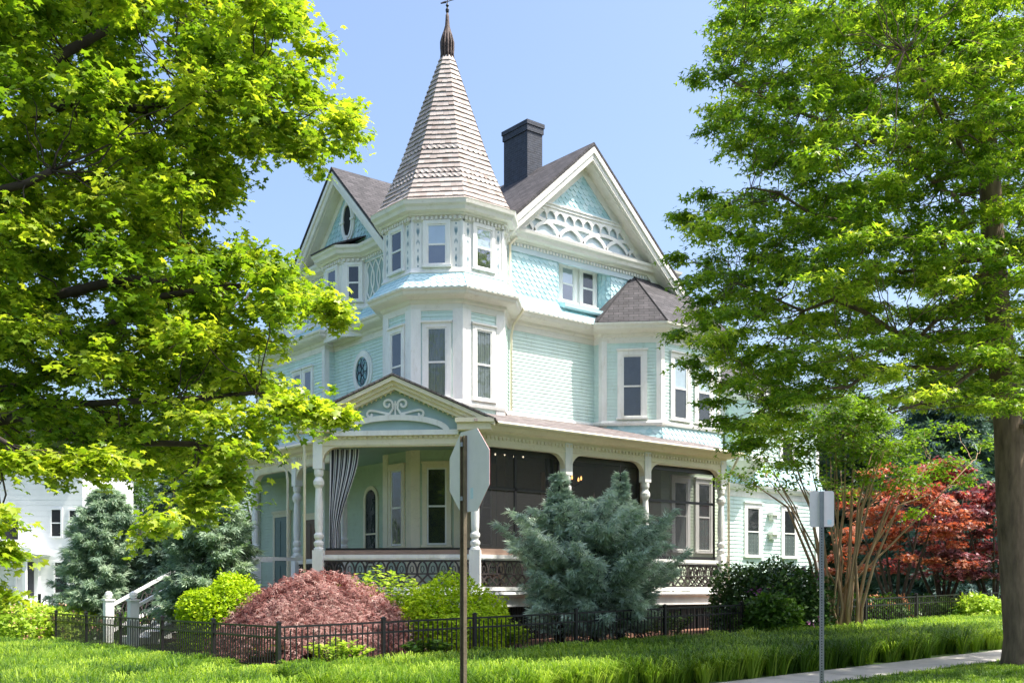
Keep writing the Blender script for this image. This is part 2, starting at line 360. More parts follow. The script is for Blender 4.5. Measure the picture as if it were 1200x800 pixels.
# scales on third floor facing the garden
def seg_frame(a, b):
    dx, dy = b[0]-a[0], b[1]-a[1]; l = math.hypot(dx, dy); return Fr((a[0], a[1], 0), (dy/l, -dx/l)), l
mb = MB()
for a, b in zip(P3[10:-1], P3[11:]):
    F, l = seg_frame(a, b)
    if abs(a[1]-25.36) < .01 and abs(b[1]-25.36) < .01: continue
    if l < .3:
        scallops(mb, F, 10.4, 12.05, lambda z: 0, lambda z, l=l: l, sw=l+.004)
    else: scallops(mb, F, 10.4, 12.05, lambda z: 0, lambda z, l=l: l)
H(mb, 'fish_scale_siding', 'aqua_scales', rnd=True)
# flared skirt of scales between floors (runs round the second-floor cornice)
def skirt(path, z0, z1, out, name, m, skip=()):
    mb = MB(); ms = miters(path)
    for i in range(len(path)-1):
        if i in skip: continue
        a, b = path[i], path[i+1]; F, l = seg_frame(a, b)
        if l < .05: continue
        rx = F.r; sl = math.hypot(out, z1-z0)
        la = ms[i][0]*rx.x + ms[i][1]*rx.y; lb = ms[i+1][0]*rx.x + ms[i+1][1]*rx.y   # lateral growth per unit offset
        F.o = Vector((a[0]+F.n.x*out, a[1]+F.n.y*out, z0)); F.u = (Vector((0,0,z1-z0)) - F.n*out)/sl
        t = lambda z: 1-z/sl
        xl = lambda z, la=la: la*out*(1-z/sl); xr = lambda z, l=l, lb=lb: l+lb*out*(1-z/sl)
        prism(mb, F, [(xl(0),0), (xr(0),0), (xr(sl),sl), (xl(sl),sl)], -.03, 0)
        scallops(mb, F, 0, sl, xl, xr, sw=.2, rh=sl/4)
    return H(mb, name, m, rnd=True)
skirt([(17.6,36.), (17.6,31.1), (17.6,27.48)] + OCT + [(23.62,25.), (27.,25.), (27.,36)], 9.93, 10.48, .46, 'flared_skirt', 'pale_scales')
mb = MB(); prism(mb, Fr((0,0,0),(0,-1)), [(17.2,9.9),(17.2,10.05),(17.7,10.45),(17.7,9.9)], -36, -31.0); H(mb, 'skirt_roof', 'asphalt_shingle')
# second floor cornice
CP = [(-.05,9.40), (.035,9.40), (.035,9.58), (.09,9.62), (.11,9.70), (.36,9.76), (.40,9.80), (.42,9.86), (.47,9.90), (.48,9.96), (-.05,9.98)]
mb = MB(); sweep(mb, P2, CP); H(mb, 'cornice', 'offwhite_paint')
# sill band above the skirt
mb = MB(); sweep(mb, LEFT3 + OCT, [(-.02,10.42), (.06,10.42), (.09,10.47), (.05,10.53), (.03,10.60), (-.02,10.60)]); H(mb, 'sill_band', 'white_paint')
# main cornice with dentils
MP = [(-.05,11.90), (.03,11.90), (.03,12.03), (.12,12.06), (.14,12.12), (.27,12.15), (.30,12.24), (.36,12.30), (.38,12.38), (-.05,12.42)]
mb = MB(); sweep(mb, LEFT3, MP); dentils(mb, LEFT3, .03, .10, 11.94, 12.03, .13, .07); H(mb, 'cornice', 'offwhite_paint')
mb = MB(); sweep(mb, P3C[10:], MP); dentils(mb, P3C[10:12], .03, .10, 11.94, 12.03, .13, .07); H(mb, 'cornice', 'offwhite_paint')
mb = MB(); wbox(mb, 21.8, 24.5, 25.0, 25.5, 11.88, 12.0); H(mb, 'recess_soffit', 'white_paint')
# corner boards
def corner(mb, p, a, b, z0, z1, w=.13, o=.04, w2=None):
    def to(q, w):
        l = math.hypot(q[0]-p[0], q[1]-p[1]); w = min(w, l); return (p[0]+(q[0]-p[0])*w/l, p[1]+(q[1]-p[1])*w/l)
    sweep(mb, [to(a, w), p, to(b, w2 or w)], [(0,z0), (o,z0), (o,z1), (0,z1)])
mb = MB()
for i in (1, 10, 11, 12, 13):
    mb = MB(); corner(mb, P2[i], P2[i-1], P2[i+1], 1.5 if i < 9 else 6.3, 9.45, .14); H(mb, 'corner_board', 'white_paint')
for i in (4, 5, 6, 7):
    mb = MB(); corner(mb, P2[i], P2[i-1], P2[i+1], 6.3, 9.45, .27, .045); H(mb, 'corner_board', 'white_paint')
    mb = MB(); corner(mb, P2[i], P2[i-1], P2[i+1], 1.5, 5.5, .24, .045); H(mb, 'corner_board', 'cream_bounce_paint')
mb = MB(); wbox(mb, 17.14, 17.3, 35.85, 36.02, 1.5, 9.4); H(mb, 'corner_board', 'white_paint')
# water table bands at second-floor base and the bay apron of scales
mb = MB(); sweep(mb, OCT + [(23.59,25.)], [(0,6.72), (.07,6.72), (.09,6.80), (.05,6.90), (0,6.92)]); sweep(mb, BAY, [(0,6.78), (.09,6.78), (.11,6.86), (.05,6.93), (0,6.95)])
sweep(mb, LEFT, [(0,6.45), (.06,6.45), (.07,6.62), (0,6.66)]); H(mb, 'base_band', 'white_paint')
skirt(BAY, 6.2, 6.80, .12, 'bay_apron', 'aqua_scales', skip=(0,))

# ---- windows
def window(F, x, z, w, h, up='sky_tint', lo='dark', cas=.12, head=True, glass='window_glass', parent=None, label=None, cap=.1, thick=.07, split=.5, mcol='white_paint', arch=False):
    """F wall frame, x centre, z glass bottom"""
    mb = MB(); x0, x1 = x-w/2, x+w/2; z1 = z+h; T = thick
    box(mb, F, x0-cas, x0, .0, T, z-.02, z1+.0); box(mb, F, x1, x1+cas, .0, T, z-.02, z1+.0)
    box(mb, F, x0-cas, x1+cas, .0, T+.004, z1, z1+cas)
    if head:
        box(mb, F, x0-cas-.03, x1+cas+.03, .0, T+.05, z1+cas, z1+cas+.05)
    box(mb, F, x0-cas-.03, x1+cas+.03, .0, T+.06, z-.075, z-.02)
    ob = H(mb, 'window', mcol, label=label)
    mb = MB(); s = .045; zm = z+h*split
    box(mb, F, x0, x0+s, .026, .052, z, z1); box(mb, F, x1-s, x1, .026, .052, z, z1)
    box(mb, F, x0+s, x1-s, .026, .052, z1-s, z1); box(mb, F, x0+s, x1-s, .026, .052, z, z+s); box(mb, F, x0+s, x1-s, .026, .060, zm-.025, zm+.025)
    H(mb, 'sash', 'white_paint', ob)
    for (za, zb, kind) in ((zm+.025, z1-s, up), (z+s, zm-.025, lo)):
        mm = {'sky_tint':'sky_tint_panel', 'dark':'dark_room', 'curtain':'curtain_cloth', 'screen':'screen_dark'}[kind]
        mb = MB()
        if kind == 'curtain':
            n = 24; k = w-2*s; pts = [(x0+s+k*i/n, .030+.007*math.sin(i*1.9)+.003*math.sin(i*5.1)) for i in range(n+1)]
            vs = [F.p(a, b, q) for (a, b) in pts for q in (za, zb)]; mb.add(vs, [(2*i, 2*i+2, 2*i+3, 2*i+1) for i in range(n)])
        else: box(mb, F, x0+s, x1-s, .022, .028, za, zb)
        H(mb, {'sky_tint':'sky_tint', 'dark':'interior', 'curtain':'curtain', 'screen':'screen'}[kind], mm, ob)
    mb = MB()
    for (za, zb) in ((zm+.025, z1-s), (z+s, zm-.025)):
        mb.add([F.p(x0+s, .043, za), F.p(x1-s, .043, za), F.p(x1-s, .043, zb), F.p(x0+s, .043, zb)], [(0,1,2,3)])
    H(mb, 'pane', glass, ob)
    return ob
OF = [Fr((16.68, 25.84, 0), (-1,0)), Fr((17.19, 24.61, 0), (-S,-S)), Fr((18.42, 24.10, 0), (0,-1))]
OF[0].o.y = 25.84; 
for k, F in enumerate(OF):
    window(F, 0, 6.98, .56, 1.95, 'dark' if k == 0 else 'curtain', 'curtain' if k else 'dark', .13, glass='window_glass', label='tall second-floor turret window with %s' % ('dark panes' if k == 0 else 'pale curtains'))
    window(F, 0, 10.68, .56, 1.14, 'dark' if k == 0 else 'sky_tint', 'dark', .11, head=False, glass='bright_glass' if k else 'window_glass', label='top turret window above the flared skirt')
    window(F, 0, 2.85, .56, 2.15, 'dark', 'dark', .13, mcol='cream_bounce_paint', label='tall window on the porch under the turret')
# turret third floor panels: dark slots cut beside the windows
def lozenge(cx, cz, w, h): return [(cx, cz-h/2), (cx+w/2, cz), (cx, cz+h/2), (cx-w/2, cz)]
for F in OF:
    for sx in (-.54, .54):
        mb = MB(); box(mb, F, sx-.1, sx+.1, 0, .012, 10.6, 11.89); pn = H(mb, 'slotted_board', 'white_paint'); mb = MB(); F.o = F.o+F.n*.012
        for (z, w, h) in ((10.86,.07,.26), (10.66,.05,.08), (11.10,.035,.14)): prism(mb, F, lozenge(sx, z, w, h), .001, .004)
        H(mb, 'slots', 'slot_paint', pn); mb = MB()
        for (z, w, h) in ((11.62,.07,.28), (11.83,.05,.08), (11.36,.035,.14)): prism(mb, F, lozenge(sx, z, w, h), .001, .004)
        prism(mb, F, lozenge(sx-.035, 11.66, .02, .2), .001, .004); prism(mb, F, lozenge(sx+.035, 11.66, .02, .2), .001, .004)
        prism(mb, F, lozenge(sx-.035, 11.32, .02, .14), .001, .004); prism(mb, F, lozenge(sx+.035, 11.32, .02, .14), .001, .004)
        F.o = F.o-F.n*.012; H(mb, 'slots', 'slot_paint', pn)
for i in (6, 7, 8, 9): mb = MB(); corner(mb, P3C[i], P3C[i-1], P3C[i+1], 10.55, 11.95, .06, .03); H(mb, 'corner_board', 'white_paint')
# left wall: lattice panels at third floor
def lattice(F, x0, x1, z0, z1, n):
    mb = MB(); box(mb, F, x0, x1, .0, .01, z0, z1); H(mb, 'lattice_backing', 'teal_panel')
    mb = MB(); p = (x1-x0)/n; h = z1-z0
    for k in range(-1, n+1):
        for sg in (-1, 1):
            pts = [(x0+(k+.5)*p + sg*.78*p*math.sin(math.pi*i/16), z0+h*i/16) for i in range(17)]
            pts = [q for q in pts if x0-.001 <= q[0] <= x1+.001]
            if len(pts) > 2: ribbon(mb, F, pts, .05, .015, .035+(.004 if sg > 0 else 0))
    box(mb, F, x0-.06, x0, 0, .05, z0, z1); box(mb, F, x1, x1+.06, 0, .05, z0, z1)
    box(mb, F, x0, x1, 0, .045, z0-.07, z0); box(mb, F, x0, x1, 0, .045, z1, z1+.05)
    H(mb, 'lattice_panel', 'white_paint')
FL = Fr((17.6, 0, 0), (-1,0))   # x = -Y
lattice(FL, -29.0, -27.62, 10.68, 11.86, 4)
lattice(FL, -33.2, -31.5, 10.68, 11.86, 5)
FLB = Fr((17.07, 30.26, 0), (-1,0))
window(FLB, 0, 10.72, .55, 1.1, 'dark', 'dark', .1, head=False, label='front window of the shallow bay under the left gable')
Fc, l = seg_frame(LEFT3[3], LEFT3[4]); window(Fc, l/2, 10.72, .40, 1.1, 'dark', 'dark', .09, head=False, label='narrow canted window of the bay under the left gable')
# left wall: second floor windows, oval window
FW = Fr((17.25, 0, 0), (-1,0))
for y in (32.2, 32.95, 34.6): window(FW, -y, 6.98, .5, 1.95, 'screen', 'dark', .1, label='second-floor window of the left wing')
def oval(F, x, z, rx, rz, fw, glass, name, keys=True):
    mb = MB(); n = 36
    for (a, b, y1) in ((0, .45, .06), (.45, 1., .035)):
        for k in range(n):
            q = []
            for t in (k, k+1):
                c, s = math.cos(2*math.pi*t/n), math.sin(2*math.pi*t/n)
                q.append(((rx+fw*a)*c, (rz+fw*a)*s, (rx+fw*b)*c, (rz+fw*b)*s))
            prism(mb, F, [(x+q[0][0], z+q[0][1]), (x+q[1][0], z+q[1][1]), (x+q[1][2], z+q[1][3]), (x+q[0][2], z+q[0][3])], .0, y1+.02)
    if keys:
        for dx, dz, w, h in ((0, rz+fw/2, .07, fw*1.3), (0, -rz-fw/2, .07, fw*1.3), (rx+fw/2, 0, fw*1.3, .07), (-rx-fw/2, 0, fw*1.3, .07)): box(mb, F, x+dx-w/2, x+dx+w/2, 0, .10, z+dz-h/2, z+dz+h/2)
    ob = H(mb, 'oval_window', 'white_paint', label=name)
    mb = MB(); prism(mb, F, [(x+rx*math.cos(2*math.pi*k/n), z+rz*math.sin(2*math.pi*k/n)) for k in range(n)], .02, .045); H(mb, 'pane', glass, ob)
    return ob
ov = oval(FL, -29.25, 8.47, .38, .47, .20, 'stained_glass', 'oval stained glass window with a wide white frame', False)
mb = MB()
for k in range(6):
    a = R(60*k+30); c = (-29.25+.2*math.cos(a), 8.47+.26*math.sin(a))
    ribbon(mb, FL, arc(c[0], c[1], .12, .14, 0, 360, 12), .014, .046, .054)
ribbon(mb, FL, arc(-29.25, 8.47, .09, .11, 0, 360, 12), .014, .046, .056); H(mb, 'leading', 'dark_room', ov)

# right wall third floor pair of windows in a recess
FR_ = Fr((0, 25.36, 0), (0,-1))
window(FR_, 22.74, 10.76, .52, 1.08, 'sky_tint', 'dark', .12, head=False, glass='bright_glass', label='left window of the recessed pair under the right gable')
window(FR_, 23.62, 10.76, .52, 1.08, 'screen', 'dark', .12, head=False, glass='window_glass', label='right window of the recessed pair under the right gable')
mb = MB(); prism(mb, Fr((22.05,25,0), (-1,0)), [(0,10.44), (.30,10.30), (.33,10.36), (.33,10.46), (-.36,10.62), (-.36,10.44)], -2.2, 0); H(mb, 'recess_sill', 'pale_scales')
# right bay second floor
Fd, l = seg_frame(BAY[1], BAY[2]); window(Fd, l/2+.02, 7.05, .62, 1.95, 'screen', 'screen', .16, glass='window_glass', label='tall window on the angled face of the right bay')
Fb = Fr((0,23.3,0), (0,-1))
for x in (25.76, 26.9): window(Fb, x, 7.05, .62, 1.95, 'sky_tint', 'dark', .15, glass='window_glass', label='tall window on the front face of the right bay')
window(Fd, l/2, 2.85, .62, 2.2, 'dark', 'curtain', .14, mcol='cream_bounce_paint', label='porch window on the angled face of the right bay')
for x in (25.76, 26.9): window(Fb, x, 2.85, .6, 2.2, 'dark', 'curtain', .14, mcol='white_paint', label='porch window on the front face of the right bay')
F25 = Fr((0,25,0), (0,-1)); window(F25, 22.0, 2.7, 1.1, 2.3, 'dark', 'dark', .14, mcol='cream_bounce_paint', label='wide porch window beside the turret')
# first floor left: arched window, doors
def arched(F, x, z, w, h, label):
    mb = MB(); r = w/2; c = .12
    box(mb, F, x-r-c, x-r, 0, .06, z, z+h); box(mb, F, x+r, x+r+c, 0, .06, z, z+h); box(mb, F, x-r-c-.02, x+r+c+.02, 0, .1, z-.06, z)
    ribbon(mb, F, arc(x, z+h, r+c/2, r+c/2, 0, 180, 14), c, 0, .06)
    box(mb, F, x-r, x+r, .026, .05, z+h*.45, z+h*.45+.05)
    ob = H(mb, 'arched_window', 'cream_bounce_paint', label=label)
    mb = MB(); prism(mb, F, [(x-r,z), (x+r,z)] + arc(x, z+h, r, r, 0, 180, 14), .022, .028); H(mb, 'interior', 'dark_room', ob)
    mb = MB(); pts = [(x-r,z), (x+r,z)] + arc(x, z+h, r, r, 0, 180, 14); mb.add([F.p(a, .04, b) for a, b in pts], [tuple(range(len(pts)))]); H(mb, 'pane', 'window_glass', ob)
arched(FL, -28.75, 2.4, .62, 2.0, 'round-topped window on the porch wall')
def door(F, x, w, h, m, label):
    mb = MB(); box(mb, F, x-w/2-.14, x-w/2, 0, .07, 1.52, 1.52+h+.14); box(mb, F, x+w/2, x+w/2+.14, 0, .07, 1.52, 1.52+h+.14); box(mb, F, x-w/2-.18, x+w/2+.18, 0, .1, 1.52+h+.14, 1.52+h+.22); box(mb, F, x-w/2, x+w/2, 0, .07, 1.52+h, 1.52+h+.14)
    ob = H(mb, 'door', 'cream_bounce_paint', label=label)
    mb = MB(); box(mb, F, x-w/2, x+w/2, .022, .05, 1.52, 1.52+h)
    for (a, b) in ((.15, .9), (1.05, h-.15)):
        for s in (-1, 1): box(mb, F, x+s*w/4-w*.17, x+s*w/4+w*.17, .05, .062, 1.52+a, 1.52+b)
    H(mb, 'door_leaf', m, ob)
    mb = MB(); lathe(mb, F.p(x+w/2-.1, .09, 0)[:2], [(.0,2.48), (.03,2.49), (.03,2.53), (0,2.54)], 8); H(mb, 'handle', 'galvanized', ob)
door(FW, -34.1, 1.0, 2.6, 'door_paint', 'slate green door at the left end of the porch'); door(FW, -31.9, .8, 2.4, 'wood_door', 'dark wooden door at the left side of the porch')

# ---- gables
def gable_parts(F, half, zb, za, yo, wall_y, lbl, pent=12.42):
    """F origin on the wall line at gable centre; half/zb/za rake outline of the roof top"""
    sl = (za-zb)/half
    def band(mb, d0, d1, y0, y1, hh=half):
        for sg in (-1, 1):
            prism(mb, F, [(0,za-d0), (sg*hh,za-hh*sl-d0), (sg*hh,za-hh*sl-d1), (0,za-d1)], y0, y1)
    mb = MB(); band(mb, .10, .46, yo-.12, yo-.02); band(mb, .12, .30, yo-.02, yo+.03); band(mb, .40, .52, yo-.16, yo-.03, half-.25)
    band(mb, .46, .56, wall_y, yo-.12, half-.3); band(mb, .50, .86, wall_y-.01, wall_y+.07, half-.3)
    H(mb, 'rake_boards', 'offwhite_paint')
    mb = MB(); prism(mb, F, [(-half+.3,zb+.05), (half-.3,zb+.05), (0,za-.3)], wall_y-.1, wall_y); H(mb, 'gable_wall', 'pale_panel')
    return sl
GA = Fr((23.0, 25.0, 0), (0,-1))
sl = gable_parts(GA, 4.2, 11.73, 15.55, .62, .06, 'right')
lim = lambda z: max(.02, (15.55-.72-z)/sl)
mb = MB(); F = Fr((23.0, 24.92, 0), (0,-1)); scallops(mb, F, 13.45, 15.0, lambda z: -lim(z), lim, sw=.21, rh=.16); H(mb, 'fish_scale_siding', 'aqua_scales', rnd=True)
mb = MB()  # moulding under the scale triangle + scalloped valance + interlaced arcs
hw = lim(13.35); box(mb, GA, -hw-.05, hw+.05, .06, .17, 13.36, 13.45); box(mb, GA, -hw-.1, hw+.1, .06, .20, 13.45, 13.49)
n = 10; W = lim(13.1); zt = 13.36
pts = [(-W-.25, zt), (-W-.25, zt-.22)]
for k in range(n):
    x0 = -W+2*W*k/n; x1 = -W+2*W*(k+1)/n; pts += [(x0, zt-.40)] + [(x0+(x1-x0)*(.08+.84*i/6), zt-.22+.0+.13*math.sin(math.pi*i/6)) for i in range(7)]
pts += [(W, zt-.40), (W+.25, zt-.22), (W+.25, zt)]
prism(mb, GA, pts, .10, .14)
H(mb, 'scalloped_valance', 'white_paint')
mb = MB(); W = lim(12.45)-.1; box(mb, GA, -W-.2, W+.2, .10, .15, 12.40, 12.52)
n = 5; p = 2*W/n
for k in range(-1, n+1):
    c = -W+(k+.5)*p
    a = [(c+p*math.cos(R(180*i/14)), 12.45+.52*math.sin(R(180*i/14))) for i in range(15)]
    a = [q for q in a if abs(q[0]) < lim(q[1])+.1]
    if len(a) > 2: ribbon(mb, GA, a, .11, .10, .135+.004*(k % 2))
    b = [(c+p*.5+p*.55*math.cos(R(180*i/10)), 12.50+.20*math.sin(R(180*i/10))) for i in range(11)]
    b = [q for q in b if abs(q[0]) < lim(q[1])+.1]
H(mb, 'interlaced_fretwork', 'white_paint')
mb = MB(); box(mb, GA, -3.9, 3.9, .064, .10, 12.40, 13.36); ob = H(mb, 'fretwork_backing', 'white_paint')
bpy.data.objects.remove(ob)   # openings show the blue-grey gable wall
mb = MB(); roofpoly(mb, [(23,24.36,15.58), (18.4,24.36,11.40), (18.4,36.6,11.40), (23,36.6,15.58)]); roofpoly(mb, [(23,24.36,15.58), (27.35,24.36,11.63), (27.35,36.6,11.63), (23,36.6,15.58)])
H(mb, 'roof', 'asphalt_shingle')
mb = MB(); GB_ = Fr((17.6, 30.26, 0), (-1,0))
slb = gable_parts(GB_, 3.35, 11.85, 15.1, .55, .05, 'left')
limb = lambda z: max(.02, (15.1-.7-z)/slb)
mb = MB(); F = Fr((17.53, 30.26, 0), (-1,0)); scallops(mb, F, 12.45, 14.6, lambda z: -limb(z), limb, sw=.21, rh=.16); H(mb, 'fish_scale_siding', 'aqua_scales', rnd=True)
oval(Fr((17.50, 30.0, 0), (-1,0)), 0, 13.42, .24, .50, .17, 'dark_room', 'dark oval attic window with a white keyed frame')
mb = MB(); roofpoly(mb, [(17.0,30.26,15.13), (17.0,26.8,11.78), (29,26.8,11.78), (29,30.26,15.13)]); roofpoly(mb, [(17.0,30.26,15.13), (17.0,33.7,11.80), (29,33.7,11.80), (29,30.26,15.13)]); H(mb, 'roof', 'asphalt_shingle')
mb = MB(); roofpoly(mb, [(16.66,29.5,12.42), (16.66,31.0,12.42), (17.55,31.6,12.72), (17.55,28.9,12.72)], .05)
roofpoly(mb, [(17.24,27.4,12.40), (17.24,36.,12.40), (18.6,36,12.60), (18.6,27.4,12.60)], .04)
roofpoly(mb, [(20.1,24.66,12.40), (27.3,24.66,12.40), (27.3,25.1,12.48), (20.1,25.1,12.48)], .03); H(mb, 'pent_roof', 'asphalt_shingle')
mb = MB(); wbox(mb, 17.7, 26.9, 25.1, 35.9, 12.3, 12.45); H(mb, 'roof_deck', 'asphalt_shingle')

# ---- chimney
mb = MB()
def uvbox(mb, x0, x1, y0, y1, z0, z1):
    vs = [(x,y,z) for x in (x0,x1) for y in (y0,y1) for z in (z0,z1)]
    fs = [(0,1,3,2),(4,6,7,5),(0,4,5,1),(2,3,7,6),(0,2,6,4),(1,5,7,3)]
    uv = []
    for i, f in enumerate(fs): uv.append([((vs[k][1] if i < 2 else vs[k][0]), (vs[k][1] if i >= 4 else vs[k][2])) for k in f])
    mb.add(vs, fs, uv)
uvbox(mb, 22.6, 23.25, 27.15, 28.4, 14.2, 16.78); ch = H(mb, 'chimney', 'dark_brick')
mb = MB(); uvbox(mb, 22.565, 23.285, 27.115, 28.435, 16.78, 16.98); uvbox(mb, 22.54, 23.31, 27.09, 28.46, 16.98, 17.12); H(mb, 'cap', 'dark_brick', ch)

# ---- turret spire
mb = MB(); zb, zt = 12.40, 17.35; nC = 31
def rad(t):  # apothem by height fraction
    return float(np.interp(t*(zt-zb), [0,.35,.95,1.7,3.3,4.95], [1.98,1.80,1.54,1.25,.72,.17]))
for c in range(nC):
    t0, t1 = c/nC, (c+1)/nC; z0, z1 = zb+(zt-zb)*t0, zb+(zt-zb)*t1; r0, r1 = rad(t0)+.042, rad(t1)+.004; scal = c in (5, 6, 11)
    for k in range(8):
        a = k*math.pi/4; n = (math.cos(a), math.sin(a)); F = Fr((OC[0], OC[1], 0), n)
        h0, h1 = r0*math.tan(math.pi/8), r1*math.tan(math.pi/8); q = max(1, int(round(2*h0/.17)))
        cuts = sorted([0, 1]+[(i+random.uniform(-.2,.2))/q for i in range(1, q)])
        for u0, u1 in zip(cuts, cuts[1:]):
            g = .0015; x0, x1 = -h0+2*h0*u0+g, -h0+2*h0*u1-g; y0, y1 = -h1+2*h1*u0, -h1+2*h1*u1
            dz = random.uniform(-.012, .012); rr = random.gauss(.6,.11)
            if scal:
                bot = [(x0+(x1-x0)*i/6, z0-.0+ .05*(1-math.sin(math.pi*i/6)) - .015) for i in range(7)]
            else: bot = [(x0, z0+dz), (x1, z0+dz)]
            vs = [F.p(x, r0, z) for x, z in bot] + [F.p(y1, r1, z1+.01), F.p(y0, r1, z1+.01)] + [F.p(x, r0-.036, z) for x, z in bot]
            m_ = len(bot); fs = [tuple(range(m_+2))] + [(i, i+1, m_+2+i+1, m_+2+i) for i in range(m_-1)]
            mb.add(vs, fs, rnd=rr)
sp = H(mb, 'turret_spire', 'cedar', rnd=True)
mb = MB(); nn = 8; prof = [(AP+.2, 12.38)]+[(rad(q/12)-.05, zb+.01+q/12*(zt-zb)) for q in range(13)]
vs = []; 
for r, z in [(0.05, 12.37)] + prof:
    for k in range(8):
        a = (k+.5)*math.pi/4; q = r/math.cos(math.pi/8); vs.append((OC[0]+q*math.cos(a), OC[1]+q*math.sin(a), z))
vs2 = vs; fs = [(i*8+k, i*8+(k+1) % 8, (i+1)*8+(k+1) % 8, (i+1)*8+k) for i in range(1, 13) for k in range(8)]
mb.add(vs2, fs); H(mb, 'sheathing', 'dark_wood', sp)
octp = lambda ap: [(OC[0]+ap/math.cos(math.pi/8)*math.cos((k+.5)*math.pi/4), OC[1]+ap/math.cos(math.pi/8)*math.sin((k+.5)*math.pi/4)) for k in range(8)]
mb = MB(); sweep(mb, octp(AP), [(-1.6,12.36), (.30,12.36), (.36,12.37), (.39,12.42), (.2,12.45), (-1.6,12.44)], closed=True); sweep(mb, octp(AP), MP, closed=True); dentils(mb, octp(AP), .03, .10, 11.94, 12.03, .13, .07, closed=True)
H(mb, 'turret_cornice', 'offwhite_paint')
# finial & weathervane
mb = MB(); n = 14; prof = [(.16,17.05), (.17,17.3), (.155,17.45), (.165,17.6), (.175,17.75), (.15,17.95), (.125,18.1), (.07,18.3), (.055,18.5), (.05,18.62), (.03,18.64), (.03,18.7)]
lathe(mb, OC, prof, 12)
for k in range(12):
    a = k*math.pi/6; pts = [(OC[0]+math.cos(a)*r, OC[1]+math.sin(a)*r, z) for r, z in ((.2,17.28), (.17,17.45), (.19,17.62), (.185,17.8), (.14,18.0), (.08,18.2))]
    tube(mb, pts, [.022,.034,.026,.034,.024,.012], 5)
fi = H(mb, 'finial', 'lead_finial', smooth=True)
mb = MB(); lathe(mb, OC, [(.02,18.65), (.05,18.72), (.055,18.78), (.02,18.84), (.05,18.9), (.02,18.96)], 10); tube(mb, [(OC[0],OC[1],18.9), (OC[0]-.02,OC[1],20.2)], [.018,.010], 6)
d = Vector((CA*.9, -SA*.9+.3, .34)); d.normalize(); c = Vector((OC[0], OC[1], 19.02)); tube(mb, [c-d*.22, c+d*.28], .014, 6)
e = Vector((0,0,1)); tube(mb, [c-d*.22, c-d*.05], [.02,.035], 4)
q = d.cross(e).normalized()*.008
for a_, b_ in ((.10,.28),):
    pts = [c+d*a_+e*.0, c+d*b_+e*.02, c+d*(b_+.02)+e*.16, c+d*(a_+.01)+e*.11]; pts2 = [p+q for p in pts]; mb.add([p-q for p in pts]+pts2, [(0,1,2,3), (7,6,5,4), (0,1,5,4), (1,2,6,5), (2,3,7,6), (3,0,4,7)])
H(mb, 'weathervane', 'black_metal')

# ---- bay roof
mb = MB(); E = [(23.16,25.0,10.0), (23.2,24.42,10.0), (24.73,22.88,10.0), (27.86,22.88,10.0), (29.4,24.42,10.0), (29.45,25.0,10.0)]; A1, A2 = (25.4,25.02,12.0), (27.6,25.02,12.0)
roofpoly(mb, [E[0], E[1], A1], .06); roofpoly(mb, [E[1], E[2], A1], .06); roofpoly(mb, [E[2], E[3], A2, A1], .06); roofpoly(mb, [E[3], E[4], A2], .06); roofpoly(mb, [E[4], E[5], A2], .06)
roofpoly(mb, [(27.0,25.02,12.0), A2, (29.45,25.0,10.0), (29.45,36,10.0), (27.0,36,11.2)], .06)
br = H(mb, 'bay_roof', 'asphalt_shingle')
mb = MB()
for a in (E[2], E[3], E[1]): tube(mb, [a, A1 if a is not E[3] else A2], .03, 6)
H(mb, 'hip_cap', 'asphalt_shingle', br)

# ---- porch
PR = [(15.4,36.), (15.4,26.68), (13.64,24.92), (16.56,22.), (26.24,22.), (26.24,25.)]
mb = MB()
pl = [(15.25,36), (15.25,26.75), (13.44,24.93), (16.48,21.8), (26.44,21.8), (26.44,25.2), (18.5,26.5), (17.8,36)]
mb.add([(x,y,1.5) for x, y in pl]+[(x,y,1.4) for x, y in pl], [tuple(range(8)), tuple(range(15,7,-1))]+[(i,(i+1)%8,8+(i+1)%8,8+i) for i in range(8)]); H(mb, 'porch_floor', 'brown_board')
mb = MB(); pl = [(15.45,36), (15.45,26.65), (13.70,24.93), (16.58,22.06), (26.18,22.06), (26.18,25.2), (18.5,26.5), (17.8,36)]; mb.add([(x,y,5.50) for x, y in pl]+[(x,y,5.55) for x, y in pl], [tuple(range(8)), tuple(range(15,7,-1))]+[(i,(i+1)%8,8+(i+1)%8,8+i) for i in range(8)]); H(mb, 'porch_ceiling', 'ceiling_paint')
mb = MB(); sweep(mb, PR, [(-.05,1.14), (.16,1.14), (.16,1.38), (.24,1.40), (.27,1.46), (.25,1.53), (-.05,1.53)]); H(mb, 'porch_fascia', 'white_paint')
mb = MB(); sweep(mb, PR, [(-.02,0.), (.03,0.), (.03,1.14), (-.02,1.14)])
for (a, b) in zip(PR, PR[1:]):
    F, l = seg_frame(a, b)
    for k in range(int(l/.09)): box(mb, F, k*.09, k*.09+.05, .03, .055, .0, 1.14)
H(mb, 'porch_skirting', 'black_metal')
